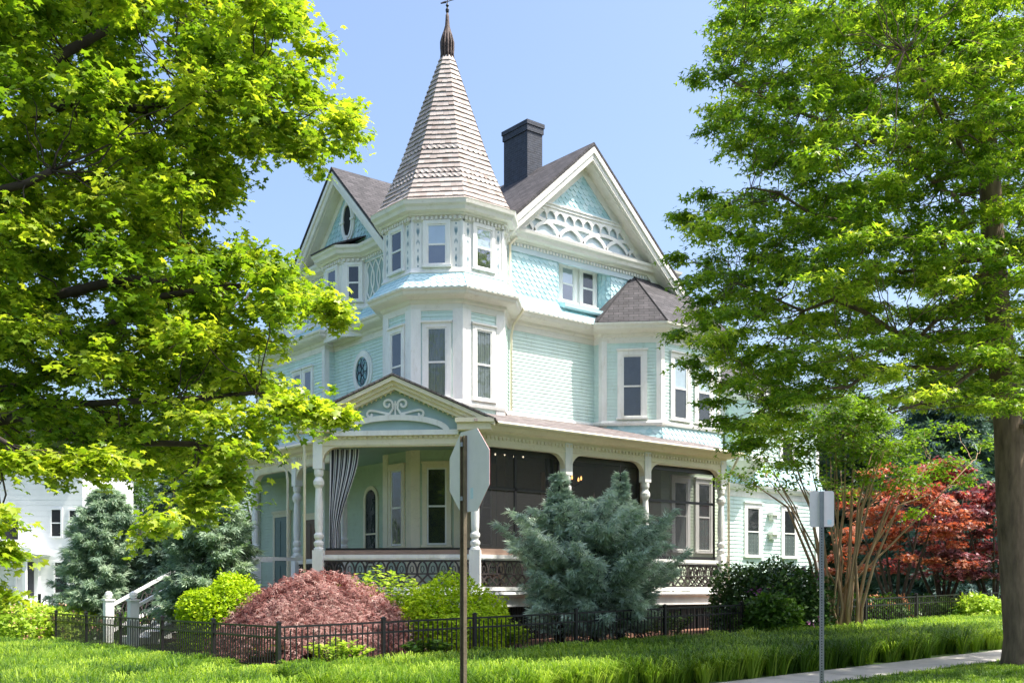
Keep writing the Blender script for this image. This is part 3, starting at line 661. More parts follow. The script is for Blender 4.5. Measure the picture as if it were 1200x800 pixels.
# eave / entablature
mb = MB(); EV = [(-.09,5.60), (.10,5.60), (.13,5.66), (.30,5.70), (.36,5.76), (.40,5.80), (.42,5.88), (-.09,5.94)]
sweep(mb, [PR[0], PR[1], (14.6,25.88)], EV); sweep(mb, PR[3:], EV); sweep(mb, [(14.9,26.18), (13.64,24.92)], EV)
H(mb, 'porch_cornice', 'cream_bounce_paint')
def beam(F, l, zc, r=.42, y0=-.09, y1=.09, ps=.13):
    mb = MB(); zt = 5.62
    pts = [(0,zt), (0,4.92), (ps,4.92)] + [(ps+r-r*math.cos(R(a)), 4.92+(zc-4.92)*math.sin(R(a))) for a in range(0, 91, 15)] + [(l-ps-r+r*math.sin(R(a)), 4.92+(zc-4.92)*math.cos(R(a))) for a in range(0, 91, 15)] + [(l-ps,4.92), (l,4.92), (l,zt)]
    # split in convex pieces: left spandrel, right spandrel, strip
    n = 7
    for i in range(n-1):
        a, b = pts[3+i], pts[4+i]; prism(mb, F, [a, b, (b[0],zt), (a[0],zt)], y0, y1)
        a, b = pts[10+i], pts[11+i]; prism(mb, F, [a, b, (b[0],zt), (a[0],zt)], y0, y1)
    box(mb, F, ps+r, l-ps-r, y0, y1, zc, zt); box(mb, F, 0, ps, y0, y1, 4.92, zt); box(mb, F, l-ps, l, y0, y1, 4.92, zt)
    box(mb, F, 0, l, y1, y1+.025, zc+.04, zc+.09)
    q = int(l/.13)
    for i in range(q): box(mb, F, (i+.5)*l/q-.035, (i+.5)*l/q+.035, y1, y1+.045, 5.50, 5.58)
    for i in range(q): prism(mb, F, lozenge((i+.5)*l/q, 5.43, .05, .08), y1, y1+.006)
    H(mb, 'porch_beam', 'cream_bounce_paint')
def post(p, big=1.):
    mb = MB(); s = .14*big; x, y = p; F = Fr((x,y,0), (0,-1)) if p not in (PR[2], PR[3]) else Fr((x,y,0), (-S,-S))
    box(mb, F, -s, s, -s, s, 1.5, 2.62); box(mb, F, -s-.02, s+.02, -s-.02, s+.02, 1.5, 1.66); box(mb, F, -s*.9, s*.9, -s*.9, s*.9, 4.74, 5.62)
    k = big; prof = [(.13*k,2.62), (.135*k,2.66), (.10*k,2.70), (.13*k,2.76), (.135*k,2.82), (.085*k,2.88), (.125*k,2.95), (.13*k,3.02), (.09*k,3.08), (.105*k,3.2), (.112*k,3.5), (.105*k,3.9), (.085*k,4.22), (.10*k,4.26), (.14*k,4.33), (.145*k,4.42), (.10*k,4.50), (.085*k,4.53), (.12*k,4.6), (.125*k,4.7), (.11*k,4.74)]
    lathe(mb, (x,y), prof, 16); return H(mb, 'porch_post', 'white_paint')
def rail(F, x0, x1, lower=True):
    mb = MB(); box(mb, F, x0, x1, -.06, .06, 2.40, 2.50); box(mb, F, x0, x1, -.04, .04, 2.36, 2.40); box(mb, F, x0, x1, -.05, .05, 1.56, 1.66)
    ra = H(mb, 'porch_railing', 'white_paint')
    mb = MB(); L = x1-x0; n = max(2, int(L/.27)); p = L/n; z0, zm, z1 = 1.66, 2.0, 2.36
    box(mb, F, x0, x1, -.025, .025, zm-.02, zm+.02); box(mb, F, x0, x1, -.02, .02, z0, z0+.04); box(mb, F, x0, x1, -.02, .02, z1-.05, z1)
    for k in range(n):
        a = x0+k*p
        ribbon(mb, F, [(a, z0+.04), (a+p, zm-.02)], .045, -.012, .012); ribbon(mb, F, [(a+p, z0+.04), (a, zm-.02)], .045, -.010, .014)
        for sg in (-1, 1):
            ribbon(mb, F, [(a+p/2+sg*p*.5*math.cos(R(8+74*i/6))*1.0, zm+.02+(z1-zm-.07)*math.sin(R(90*i/6))) for i in range(7)], .042, -.012+.002*sg, .012+.002*sg)
        ribbon(mb, F, arc(a+p/2, zm+.12, .045, .09, 0, 360, 8), .02, -.01, .01)
    H(mb, 'fretwork', 'dark_wood', ra)
    return ra
segs = []
FRt = Fr((16.56,22.,0), (0,-1)); xs = [0, 3.15, 6.27, 9.68]
for a, b in zip(xs, xs[1:]):
    F = Fr((16.56+a,22.,0), (0,-1)); beam(F, b-a, 5.32); rail(F, .14, b-a-.14)
for a in xs: post((16.56+a, 22.) if a else PR[3])
FP, lp = seg_frame(PR[2], PR[3]); beam(FP, lp, 5.30, r=.38); rail(FP, .14, lp-.14)
post(PR[2])
Fs, l = seg_frame(PR[4], PR[5]); beam(Fs, l, 5.32); rail(Fs, .14, l-.1)
for y, y2 in ((29.5,26.68), (32.4,29.5), (36.,32.4)):
    F = Fr((15.4,y,0), (-1,0)); beam(F, y-y2, 5.28, r=.5)
    if y != 32.4: rail(F, .14, y-y2-.14)
for y in (29.5, 32.4, 35.9): post((15.4,y))
Fq, l = seg_frame(PR[1], PR[2]); beam(Fq, l, 5.3); rail(Fq, .12, l-.14)
post(PR[1])
# brown sill boards above the railing and the dark screen frames
def screens(F, l, cols=1, xbar=True, mullions=(), sm_='porch_dark_screen'):
    mb = MB(); y = -.14; box(mb, F, .14, l-.14, y-.03, y+.03, 2.52, 2.60); box(mb, F, .14, .20, y-.02, y+.02, 2.60, 5.3); box(mb, F, l-.20, l-.14, y-.02, y+.02, 2.60, 5.3); box(mb, F, .14, l-.14, y-.02, y+.02, 5.18, 5.34)
    if xbar: box(mb, F, .2, l-.2, y-.02, y+.02, 4.22, 4.30)
    for m_ in mullions: box(mb, F, m_-.04, m_+.04, y-.02, y+.02, 2.6, 5.2)
    sf = H(mb, 'screen_frame', 'black_metal')
    mb = MB(); mb.add([F.p(.2,y,2.6), F.p(l-.2,y,2.6), F.p(l-.2,y,5.2), F.p(.2,y,5.2)], [(0,1,2,3)]); H(mb, 'screen', sm_, sf)
for i, (a, b) in enumerate(zip(xs, xs[1:])):
    screens(Fr((16.56+a,22.,0), (0,-1)), b-a, xbar=(i != 1), mullions=((1.45,) if i == 0 else ()), sm_='insect_screen' if i == 2 else 'porch_dark_screen')
mb = MB(); box(mb, FP, .14, lp-.14, -.16, -.10, 2.50, 2.62); box(mb, FRt, .14, 1.6, -.08, -.04, 2.50, 2.66); H(mb, 'sill_board', 'brown_board')
mb = MB(); box(mb, FP, .14, lp-.14, -.20, -.16, 2.60, 2.68); H(mb, 'screen_track', 'black_metal')
# porch roofs
mb = MB()
roofpoly(mb, [(16.2,21.55,5.90), (26.68,21.55,5.90), (26.0,25.02,6.86), (18.6,25.02,6.86)], .05); roofpoly(mb, [(26.68,21.55,5.90), (26.68,25.1,5.90), (26.0,25.1,6.86)], .05)
roofpoly(mb, [(14.95,36.3,5.90), (14.95,26.2,5.90), (17.62,27.4,6.66), (17.62,36.3,6.66)], .05)
roofpoly(mb, [(14.95,26.2,5.90), (16.2,24.5,6.0), (18.,25.,6.9), (17.62,27.4,6.66)], .05)
H(mb, 'porch_roof', 'porch_shingle')
mb = MB(); tube(mb, [(16.9,21.50,5.86), (26.72,21.50,5.84)], .05, 8); H(mb, 'gutter', 'cream_bounce_paint'); mb = MB(); tube(mb, [(14.90,36.3,5.86), (14.90,26.3,5.84)], .05, 8); H(mb, 'gutter', 'cream_bounce_paint')
# entrance pediment on the cut-off corner
FM = Fr((15.1,23.46,0), (-S,-S)); hp = 2.62; zb2, za2 = 5.92, 7.10; sl2 = (za2-zb2)/hp
mb = MB()
A_, B_, C_ = FM.p(-hp-.05,.50,zb2), FM.p(0,.50,za2+.02), FM.p(hp+.05,.50,zb2); D_, E_, G_ = FM.p(-hp-.05,-1.9,zb2), FM.p(0,-2.2,za2+.02), FM.p(hp+.05,-1.9,zb2)
roofpoly(mb, [A_, B_, E_, D_], .05); roofpoly(mb, [C_, B_, E_, G_], .05); ped = H(mb, 'entrance_pediment', 'porch_shingle')
def pband(mb, d0, d1, y0, y1, hh=hp):
    for sg in (-1, 1): prism(mb, FM, [(0,za2-d0), (sg*hh,za2-hh*sl2-d0), (sg*hh,za2-hh*sl2-d1), (0,za2-d1)], y0, y1)
mb = MB(); pband(mb, .05, .16, .30, .46); pband(mb, .14, .26, .24, .36, hp-.1); pband(mb, .24, .36, .12, .28, hp-.35)
n = 15   # sawtooth trim under the rake
for sg in (-1, 1):
    for k in range(n):
        x = (.08+k*(hp-.75)/n)*sg; x2 = x+sg*.09
        prism(mb, FM, [(x, za2-abs(x)*sl2-.34), (x2, za2-abs(x2)*sl2-.34), ((x+x2)/2, za2-abs(x)*sl2-.44)], .12, .15)
box(mb, FM, -hp, -1.62, .02, .50, 5.84, 5.95); box(mb, FM, 1.62, hp, .02, .50, 5.84, 5.95); box(mb, FM, -hp+.1, -1.66, .0, .42, 5.66, 5.84); box(mb, FM, 1.66, hp-.1, .0, .42, 5.66, 5.84)
H(mb, 'rake_moulding', 'cream_bounce_paint', ped)
mb = MB(); prism(mb, FM, [(-2.15,5.58), (2.15,5.58), (2.15,5.86), (0,za2-.26), (-2.15,5.86)], .02, .10); H(mb, 'tympanum', 'teal_panel', ped)
mb = MB(); box(mb, FM, -1.66, 1.66, .10, .20, 5.57, 5.70)
ribbon(mb, FM, [(1.36*math.cos(R(180*k/24)), 5.66+.37*math.sin(R(180*k/24))) for k in range(25)], .14, .10, .19)
def spiral(cx, cz, r0, a0, turns, n=18): return [(cx+r0*(1-.72*k/n)*math.cos(R(a0+360*turns*k/n)), cz+r0*(1-.72*k/n)*math.sin(R(a0+360*turns*k/n))) for k in range(n+1)]
for sg in (-1, 1):
    T = lambda pts: [(sg*x, z) for x, z in pts]
    ribbon(mb, FM, T([(.26,6.09), (.14,6.14), (.06,6.26)] + spiral(.20,6.38,.14,190,-1.1)), .055, .10, .155)
    ribbon(mb, FM, T([(.16,6.13), (.32,6.16), (.48,6.20), (.60,6.22)] + spiral(.66,6.12,.10,90,-.85)), .055, .10, .15)
    ribbon(mb, FM, T([(.0,6.36), (.08,6.40)]), .04, .10, .14)
box(mb, FM, -.02, .02, .10, .15, 6.05, 6.46)
H(mb, 'scrollwork', 'white_paint', ped)
# downspouts
def pipe(pts, r=.04):
    mb = MB(); tube(mb, pts, r, 8); return H(mb, 'downspout', 'cream_bounce_paint', smooth=True)
q = FM.p(-hp+.05, .1, 0); q2 = Vector((13.40,25.25,0))
pipe([(q.x-.05,q.y+.2,5.78), (q2.x-.1,q2.y+.15,5.6), (q2.x,q2.y+.02,5.35), (q2.x,q2.y,5.1), (q2.x,q2.y,.3)])
pipe([(14.95,30.2,5.8), (15.0,30.0,5.55), (15.18,29.75,5.2), (15.2,29.72,4.9), (15.2,29.72,.3)])
pipe([(26.6,21.55,5.8), (26.55,21.7,5.5), (26.42,21.84,5.1), (26.42,21.84,.4)])
pipe([(20.2,24.75,12.1), (20.02,24.86,11.9), (20.02,24.86,10.5), (20.1,24.5,10.1), (20.2,24.45,9.9), (20.1,24.8,9.5), (20.1,24.9,9.2), (20.1,24.9,6.95)], .04)
# front steps at the left
st = MB()
for k in range(9):
    x = 10.45+k*.3; z1 = .12+(k+1)*.155; wbox(st, x, x+.32, 29.2, 30.8, max(0, z1-.35), z1)
wbox(st, 13.1, 15.3, 29.1, 30.9, 1.2, 1.5); ste = H(st, 'front_steps', 'white_paint')
for y in (29.0, 31.0):
    mb = MB(); wbox(mb, 10.1, 10.34, y-.12, y+.12, .0, 1.28); wbox(mb, 10.07, 10.37, y-.15, y+.15, 1.28, 1.33); lathe(mb, (10.22,y), [(.02,1.33), (.09,1.37), (.11,1.44), (.09,1.51), (.02,1.55)], 12); H(mb, 'newel_post', 'white_paint', ste)
    mb = MB(); Fz = Fr((0,y,0), (0,-1)); ribbon(mb, Fz, [(10.34,1.16), (12.9,2.56)], .085, -.06, .06); ribbon(mb, Fz, [(12.9,2.5), (15.3,2.5)], .1, -.06, .06); ribbon(mb, Fz, [(10.34,.42), (13.0,1.75)], .09, -.05, .05); H(mb, 'handrail', 'white_paint', ste)
    mb = MB(); n = 9
    for k in range(n):
        x = 10.4+k*.28; z = .5+k*.147
        ribbon(mb, Fz, [(x,z), (x+.28,z+.76)], .03, -.012, .012); ribbon(mb, Fz, [(x+.28,z+.14), (x,z+.62)], .03, -.01, .014); ribbon(mb, Fz, arc(x+.14, z+.38, .11, .14, 0, 360, 10), .025, -.012, .012)
    H(mb, 'fretwork', 'dark_wood', ste)
# ---- rear wing at the right
RW = [(29.2,27.5), (39.1,27.5), (39.1,36.)]
mb = MB(); sweep(mb, RW, clap(.2, 5.35, .16, .025)); sweep(mb, RW, clap(6.5, 9.3, .14, .022)); H(mb, 'wall', 'aqua_paint', label='pale aqua clapboard wall of the rear wing')
mb = MB(); sweep(mb, RW, [(-.1,5.3), (.03,5.3), (.05,5.55), (.2,5.6), (.26,5.7), (.28,5.78), (-.1,5.8)]); sweep(mb, RW, [(-.1,9.2), (.05,9.2), (.3,9.4), (.32,9.6), (-.1,9.6)]); wbox(mb, 38.95, 39.15, 27.42, 27.6, .2, 9.2); H(mb, 'cornice', 'white_paint')
skirt(RW, 5.8, 6.55, .22, 'flared_skirt', 'pale_scales', skip=(1,))
FWG = Fr((0,27.5,0), (0,-1))
for i, x in enumerate((34.75, 37.15)): window(FWG, x, 2.95, .78, 1.95, 'dark', 'curtain', .17, glass='window_glass', label='ground-floor window of the rear wing', thick=.06)
for x in (33.2, 37.0): window(FWG, x, 6.9, .75, 1.6, 'sky_tint', 'dark', .14, label='upper window of the rear wing')
for z in (4.75, 3.95): mb = MB(); wbox(mb, 35.7, 36.2, 27.2, 27.5, z-.12, z); wbox(mb, 35.8, 36.1, 27.3, 27.5, z-.3, z-.12); H(mb, 'wall_hood', 'white_paint')
mb = MB(); roofpoly(mb, [(28.8,27.1,9.6), (39.5,27.1,9.6), (35.5,31.6,12.3), (28.8,31.6,12.3)]); roofpoly(mb, [(39.5,27.1,9.6), (39.5,36.,9.6), (35.5,31.6,12.3)]); roofpoly(mb, [(28.8,36.1,9.6), (39.5,36.1,9.6), (35.5,31.6,12.3), (28.8,31.6,12.3)]); H(mb, 'roof', 'asphalt_shingle')
# oriel with pyramid foot
c = Vector((33.9,27.5,0)); e = [(33.0,27.48), (33.0,27.1), (33.5,26.55), (34.4,26.55), (34.9,27.1), (34.9,27.48)]
mb = MB(); mb.add([(x,y,6.62) for x, y in e]+[(33.95,27.45,5.72)], [(0,1,6), (1,2,6), (2,3,6), (3,4,6), (4,5,6), (0,5,4,3,2,1)]); sweep(mb, e, [(0,6.62), (.05,6.62), (.06,6.8), (0,6.82)]); H(mb, 'oriel_foot', 'white_paint'); mb = MB(); sweep(mb, e, [(0,9.0), (.2,9.1), (.22,9.3), (0,9.35)]); H(mb, 'oriel_cornice', 'white_paint')
mb = MB(); sweep(mb, e, clap(6.8, 9.0)); H(mb, 'wall', 'aqua_paint')
mb = MB(); vs = [(x,y,.05) for x, y in P2+[(39.,36.)]]; sweep(mb, P2, [(-.1,0.), (.0,0.), (.0,1.5), (-.1,1.5)]); sweep(mb, RW, [(-.1,0.), (.04,0.), (.04,.2), (-.1,.2)]); H(mb, 'foundation', 'dark_brick')

# ---- things on the porch
def drape(name, F, x_top, x_bot, y, z0, z1, w_top, w_bot, label, zt=3.2):
    mb = MB(); n, m_ = 40, 16; vs = []; uv = []
    for j in range(m_+1):
        t = j/m_; z = z1+(z0-z1)*t
        k = sm(min(1, t*1.15)); xc = x_top+(x_bot-x_top)*k; w = w_top+(w_bot-w_top)*k
        for i in range(n+1):
            s = i/n; vs.append(F.p(xc+(s-.5)*w, y+.06*math.sin(s*math.pi*9+.5)*(1-.4*k)+.012*math.sin(s*31+j*.4), z)); uv.append((s*6, t))
    fs = [(j*(n+1)+i, j*(n+1)+i+1, (j+1)*(n+1)+i+1, (j+1)*(n+1)+i) for j in range(m_) for i in range(n)]
    mb.add(vs, fs, [[uv[k] for k in f] for f in fs]); o = mb.build(name, 'striped_cloth', None, True, recalc=False)
    tag(o, label, 'curtain', 'striped curtains hanging in the porch openings'); return o
drape('porch_curtain', FP, .62, .34, -.24, 2.66, 5.28, .78, .26, 'grey striped curtain gathered beside the left post of the entrance pediment')
drape('porch_curtain', Fq, .25, .42, .05, 2.66, 5.2, .5, .34, 'dark narrow curtain hanging in the side opening behind the left pediment post')
drape('porch_curtain', FRt, .55, .2, -.24, 2.66, 5.0, .3, .12, 'thin striped curtain pulled against the post behind the octagonal sign')
drape('porch_curtain', FRt, 2.75, 2.9, -.26, 2.66, 5.2, .3, .2, 'pale striped curtain behind the screen left of the spruce')
def string_lights():
    root = empty('string_lights', (16.9,22.3,5.2)); tag(root, 'row of tiny lit bulbs along the top of the porch opening beside the octagonal sign', 'string lights')
    mb = MB(); pts = [(16.8+i*.08, 22.28, 5.24-.04*abs(math.sin(i*.5))) for i in range(24)]; tube(mb, pts, .006, 4); keep(mb.build('cord', 'black_metal'), root)
    for i in range(0, 24, 4):
        mb = MB(); x, y, z = pts[i]; lathe(mb, (x,y), [(.005,z-.07), (.02,z-.05), (.02,z-.03), (.006,z)], 8); keep(mb.build('bulb', 'small_bulb'), root)
string_lights()
def chandelier():
    c = Vector((21.0,23.3,4.72)); root = empty('chandelier', c); tag(root, 'candle chandelier with warm flame bulbs hanging behind the porch screen above the spruce', 'chandelier')
    mb = MB(); tube(mb, [c, c+Vector((0,0,.78))], .012, 6)
    for k in range(6):
        a = k*math.pi/3; d = Vector((math.cos(a), math.sin(a), 0)); tube(mb, [c, c+d*.18-Vector((0,0,.1)), c+d*.36, c+d*.36+Vector((0,0,.06))], .012, 5)
    keep(mb.build('frame', 'black_metal'), root)
    for k in range(6):
        a = k*math.pi/3; p = c+Vector((math.cos(a)*.36, math.sin(a)*.36, .06)); mb = MB(); lathe(mb, (p.x,p.y), [(.015,p.z), (.028,p.z+.04), (.02,p.z+.09), (.004,p.z+.13)], 8); keep(mb.build('bulb', 'warm_bulb'), root)
chandelier()
def wicker(x, y, rz, label):
    root = empty('porch_chair', (x,y,1.5)); root.rotation_euler.z = rz; tag(root, label, 'chair', 'chairs on the porch')
    F = Fr((0,0,0), (0,-1))
    mb = MB(); box(mb, F, -.3, .3, -.28, .28, .40, .50); mb.build('seat', 'brown_board', root)
    mb = MB(); box(mb, F, -.3, .3, -.32, -.26, .50, 1.15); mb.build('backrest', 'dark_wood', root)
    for a in (-.28, .28):
        for b in (-.26, .26): mb = MB(); box(mb, F, a-.025, a+.025, b-.025, b+.025, 0, .40); mb.build('leg', 'dark_wood', root)
        mb = MB(); box(mb, F, a-.03, a+.03, -.28, .28, .68, .72); box(mb, F, a-.02, a+.02, .2, .26, .5, .68); mb.build('armrest', 'dark_wood', root)
wicker(17.6, 22.9, .2, 'dark wooden armchair on the porch just right of the octagonal sign'); wicker(24.3, 22.75, -.3, 'dark wooden armchair on the porch behind the right-hand screen')

# ------------------------------------------------------------------ ground
def axis(lo, hi, a, b, fine, coarse):
    v = []; x = lo
    while x < hi-.01: v.append(x); x += fine if a <= x < b else coarse
    v.append(hi); return v
def sheet(xs_, ys_, off, name, m, label=None, kind='structure', mask=None):
    vs = [(x, y, gz(x,y)+off) for y in ys_ for x in xs_]; nx = len(xs_); fs = []
    for j in range(len(ys_)-1):
        for i in range(nx-1):
            if mask is None or mask((xs_[i]+xs_[i+1])/2, (ys_[j]+ys_[j+1])/2): fs.append((j*nx+i, j*nx+i+1, (j+1)*nx+i+1, (j+1)*nx+i))
    me = bpy.data.meshes.new(name); me.from_pydata(vs, [], fs); me.materials.append(M[m]); o = bpy.data.objects.new(name, me); COL.objects.link(o); o['kind'] = kind
    me.polygons.foreach_set('use_smooth', [True]*len(fs))
    return o
AX = [-600,-300,-150,-80,-50,-35,-25] + [i*.5-24 for i in range(0, 139)] + [46,50,60,80,150,300,600]
AY = [-600,-300,-150,-80,-40,-20] + [i*.5-12 for i in range(0, 125)] + [51,60,80,110,160,300,600]
sheet(AX, AY, 0, 'ground', 'lawn')
IN = lambda x0, x1, y0, y1: (lambda x, y: x0 < x < x1 and y0 < y < y1)
fine = lambda a, b: [a+i*.5 for i in range(int((b-a)/.5)+1)]
sheet(fine(-3, 46), [11.53,12,12.5,13.0], .03, 'sidewalk', 'concrete')
mb = MB()
for k in range(26): x = 0+k*1.52; mb.add([(x,11.53,gz(x,12)+.034), (x+.02,11.53,gz(x,12)+.034), (x+.02,13.,gz(x,12)+.034), (x,13.,gz(x,12)+.034)], [(0,1,2,3)])
tag(mb.build('sidewalk_joints', 'dark_wood'), kind='structure')
sheet(fine(9, 46), [18.03+i*.5 for i in range(0, 12)], .012, 'mulch_bed', 'mulch', mask=lambda x, y: x < 29 or y > 99)
sheet(fine(9, 16), [23.5+i*.5 for i in range(0, 28)], .016, 'garden_bed', 'mulch', mask=lambda x, y: x > 11.5)
sheet([-60,-40,-20,-3]+fine(-2.5, 46)+[60,100], [-12,-9,-6,-3,0,3,6,6.9], -.0, 'road', 'road_asphalt').location.z = .02
mb = MB()
for a in range(-40, 60, 2): 
    vs = [(x, y, gz(x,7)+z) for x in (a, a+2) for y, z in ((6.88,-.02), (6.88,.12), (7.05,.12), (7.05,-.02))]; mb.add(vs, [(0,4,5,1), (1,5,6,2), (2,6,7,3)])
tag(mb.build('kerb', 'concrete'), kind='structure')

# ------------------------------------------------------------------ fence
FN = empty('metal_fence', (9.04,18.03,0)); tag(FN, 'low black metal picket fence turning the corner around the front garden', 'fence')
def fpost(x, y):
    z = gz(x,y); mb = MB(); F = Fr((x,y,z), (0,-1)); box(mb, F, -.035, .035, -.035, .035, -.1, .93); box(mb, F, -.045, .045, -.045, .045, .93, .95); prism(mb, F, [(-.04,.95), (.04,.95), (0,.975)], -.03, .03); keep(mb.build('post', 'black_metal'), FN)
def fpanel(a, b):
    mb = MB(); F, l = seg_frame(a, b); z0, z1 = gz(*a), gz(*b); F.o.z = 0; zz = lambda x: z0+(z1-z0)*x/l
    for h in (.86, .66, .12):
        prism(mb, F, [(.03,zz(0)+h-.02), (l-.03,zz(l)+h-.02), (l-.03,zz(l)+h+.018), (.03,zz(0)+h+.018)], -.016, .016)
    n = int(round(l/.118))
    for k in range(1, n):
        x = k*l/n; top = .86 if k % 2 else .79; box(mb, F, x-.011, x+.011, -.011, .011, zz(x)+.04, zz(x)+top)
        if not k % 2: prism(mb, F, [(x-.011,zz(x)+top-.05), (x+.011,zz(x)+top-.05), (x,zz(x)+top+.03)], -.008, .008)
    keep(mb.build('panel', 'black_metal'), FN)
fx = [9.04, 11.30, 13.56, 16.45, 19.4, 22.34, 25.2, 28.05, 30.85, 33.55, 36.4, 39.2, 42.]
for x in fx: fpost(x, 18.03)
for a, b in zip(fx, fx[1:]): fpanel((a,18.03), (b,18.03))
fy = [18.03, 20.96, 23.8, 26.55, 29.2, 31.9, 34.45, 37.1, 39.8]
for y in fy[1:]: fpost(9.04, y)
for a, b in zip(fy, fy[1:]): fpanel((9.04,b), (9.04,a))

# ------------------------------------------------------------------ signs
def sign_octagon():
    p = at(545, 600, 9.9); x, y = p.x, p.y; z0 = gz(x,y); root = empty('stop_sign', (x,y,z0)); tag(root, 'octagonal road sign seen from its grey metal back on a thin steel post', 'road sign')
    n = Vector((SA, CA, 0)); ang = R(-58.5); nn = Vector((n.x*math.cos(ang)-n.y*math.sin(ang), n.x*math.sin(ang)+n.y*math.cos(ang)))
    F = Fr((x,y,0), (-nn.x,-nn.y)); zc = EYE+(690-552.5)/1251*9.9; r = .375
    mb = MB(); box(mb, F, -.037, .037, .0, .012, z0-.1, zc+.33); box(mb, F, -.037, -.027, .012, .035, z0-.1, zc+.33); box(mb, F, .027, .037, .012, .035, z0-.1, zc+.33); keep(mb.build('post', 'rusty_steel'), root)
    pts = [(.07+r/math.cos(math.pi/8)*math.cos((k+.5)*math.pi/4), zc+r/math.cos(math.pi/8)*math.sin((k+.5)*math.pi/4)) for k in range(8)]
    mb = MB(); prism(mb, F, pts, -.004, -.0015); keep(mb.build('plate', 'sign_back'), root)
    mb = MB(); prism(mb, F, [(a, b) for a, b in pts], -.0065, -.0045); keep(mb.build('face', 'sign_red'), root)
    mb = MB(); box(mb, F, .10, (.15), -.0012, -.0005, zc-.26, zc-.16); keep(mb.build('sticker', 'sticker'), root)
    mb = MB()
    for dz in (-.25, .25): lathe(mb, F.p(0, .03, 0)[:2], [(.0,zc+dz-.01), (.02,zc+dz-.02), (.02,zc+dz+.02), (0,zc+dz+.01)], 6)
    keep(mb.build('bolt', 'galvanized'), root)
sign_octagon()
def sign_small():
    p = at(963, 600, 13.6); x, y = p.x, p.y; z0 = gz(x,y); root = empty('parking_sign', (x,y,z0)); tag(root, 'small rectangular road sign seen from its blank back on a perforated steel post', 'road sign')
    d = Vector((x,y,0)).normalized(); F = Fr((x,y,0), (-d.x,-d.y)); zc = EYE+(690-596)/1251*13.6
    mb = MB(); box(mb, F, -.028, .028, .0, .022, z0-.1, zc+.22); box(mb, F, -.028, -.02, .022, .04, z0-.1, zc+.22); box(mb, F, .02, .028, .022, .04, z0-.1, zc+.22); keep(mb.build('post', 'galvanized'), root)
    w, h, r = .15, .228, .03; pts = []
    for cx, cz, a in ((w-r, h-r, 0), (-w+r, h-r, 90), (-w+r, -h+r, 180), (w-r, -h+r, 270)): pts += [(cx+r*math.cos(R(a+30*k)), zc+cz+r*math.sin(R(a+30*k))) for k in range(4)]
    mb = MB(); prism(mb, F, pts, -.004, -.001); keep(mb.build('plate', 'sign_back'), root)
    mb = MB(); box(mb, F, .07, .12, -.0008, .0004, zc-.20, zc-.14); keep(mb.build('sticker', 'sticker'), root)
    mb = MB()
    for k in range(70):
        z = z0+.3+k*.035
        if z < zc-.24: box(mb, F, -.006, .006, .0222, .0235, z, z+.014)
    keep(mb.build('holes', 'dark_room'), root)
sign_small()

# ------------------------------------------------------------------ foliage engine
def lobed(n=5, notch=.42, droop=.12, asp=1.):
    vs = [(0,0,0)]; tips = [R(90+(k-(n-1)/2)*62) for k in range(n)]; lens = {5: [.62,.88,1,.88,.62], 3: [.8,1,.8]}[n]
    for k in range(n):
        a = tips[k]; vs.append((lens[k]*math.cos(a)*asp, lens[k]*math.sin(a), -droop))
    na = [R(90+(k-n/2)*62) for k in range(n+1)]
    for a in na: vs.append((notch*math.cos(a)*asp, notch*math.sin(a), .03))
    fs = [(0, n+1+k, 1+k, n+2+k) for k in range(n)]
    return np.array(vs, float), fs
MAPLE = lobed(5, .52); OAK = lobed(3, .34, .15, 1.); LACE = lobed(3, .16, .2)
LEAF = (np.array([(0,0,0), (.32,.45,.05), (0,1,-.1), (-.32,.45,.05)], float), [(0,1,2,3)])
NEEDLE = (np.array([(-.07,0,0), (.07,0,0), (.03,.6,.0), (0,1,-.03)], float), [(0,1,2,3)])
TUFT = (np.array([(0,0,0), (.10,.5,.03), (0,1.,0), (-.10,.5,.03), (.42,.62,.0), (.26,.18,.0), (-.42,.62,0), (-.26,.18,0)], float), [(0,1,2,3), (0,5,4), (0,6,7)])
def cloud(name, pos, nrm, size, tmpl, m, parent, fwd=None, rnd=None):
    """many leaf faces as one mesh. nrm: leaf normal, fwd: leaf tip direction"""
    pos = np.asarray(pos, float); N = len(pos); nrm = np.asarray(nrm, float); nrm = nrm/np.linalg.norm(nrm, axis=1, keepdims=True)
    if fwd is None: fwd = RNG.normal(size=(N,3))
    fwd = np.asarray(fwd, float); fwd = fwd - nrm*(fwd*nrm).sum(1, keepdims=True); fwd /= np.linalg.norm(fwd, axis=1, keepdims=True)+1e-9
    sd = np.cross(fwd, nrm); size = np.asarray(size, float).reshape(N,1,1)
    tv, tf = tmpl; K = len(tv)
    V = pos[:,None,:] + size*(tv[None,:,0,None]*sd[:,None,:] + tv[None,:,1,None]*fwd[:,None,:] + tv[None,:,2,None]*nrm[:,None,:])
    V = V.reshape(-1,3)
    lens = np.array([len(f) for f in tf]*N); idx = np.concatenate([np.array(f) for f in tf])
    L = (idx[None,:] + (np.arange(N)*K)[:,None]).reshape(-1)
    me = bpy.data.meshes.new(name); me.vertices.add(len(V)); me.vertices.foreach_set('co', V.ravel()); me.loops.add(len(L)); me.loops.foreach_set('vertex_index', L.astype(np.int32))
    me.polygons.add(len(lens)); st = np.concatenate([[0], np.cumsum(lens)[:-1]]); me.polygons.foreach_set('loop_start', st.astype(np.int32)); me.polygons.foreach_set('loop_total', lens.astype(np.int32))
    me.update(); me.validate()
    a = me.attributes.new('rnd', 'FLOAT', 'POINT'); rv = RNG.random(N) if rnd is None else np.clip(rnd, 0, 1); a.data.foreach_set('value', np.repeat(rv, K).astype(np.float32))
    me.materials.append(M[m]); o = bpy.data.objects.new(name, me); COL.objects.link(o)
    if parent: keep(o, parent)
    return o
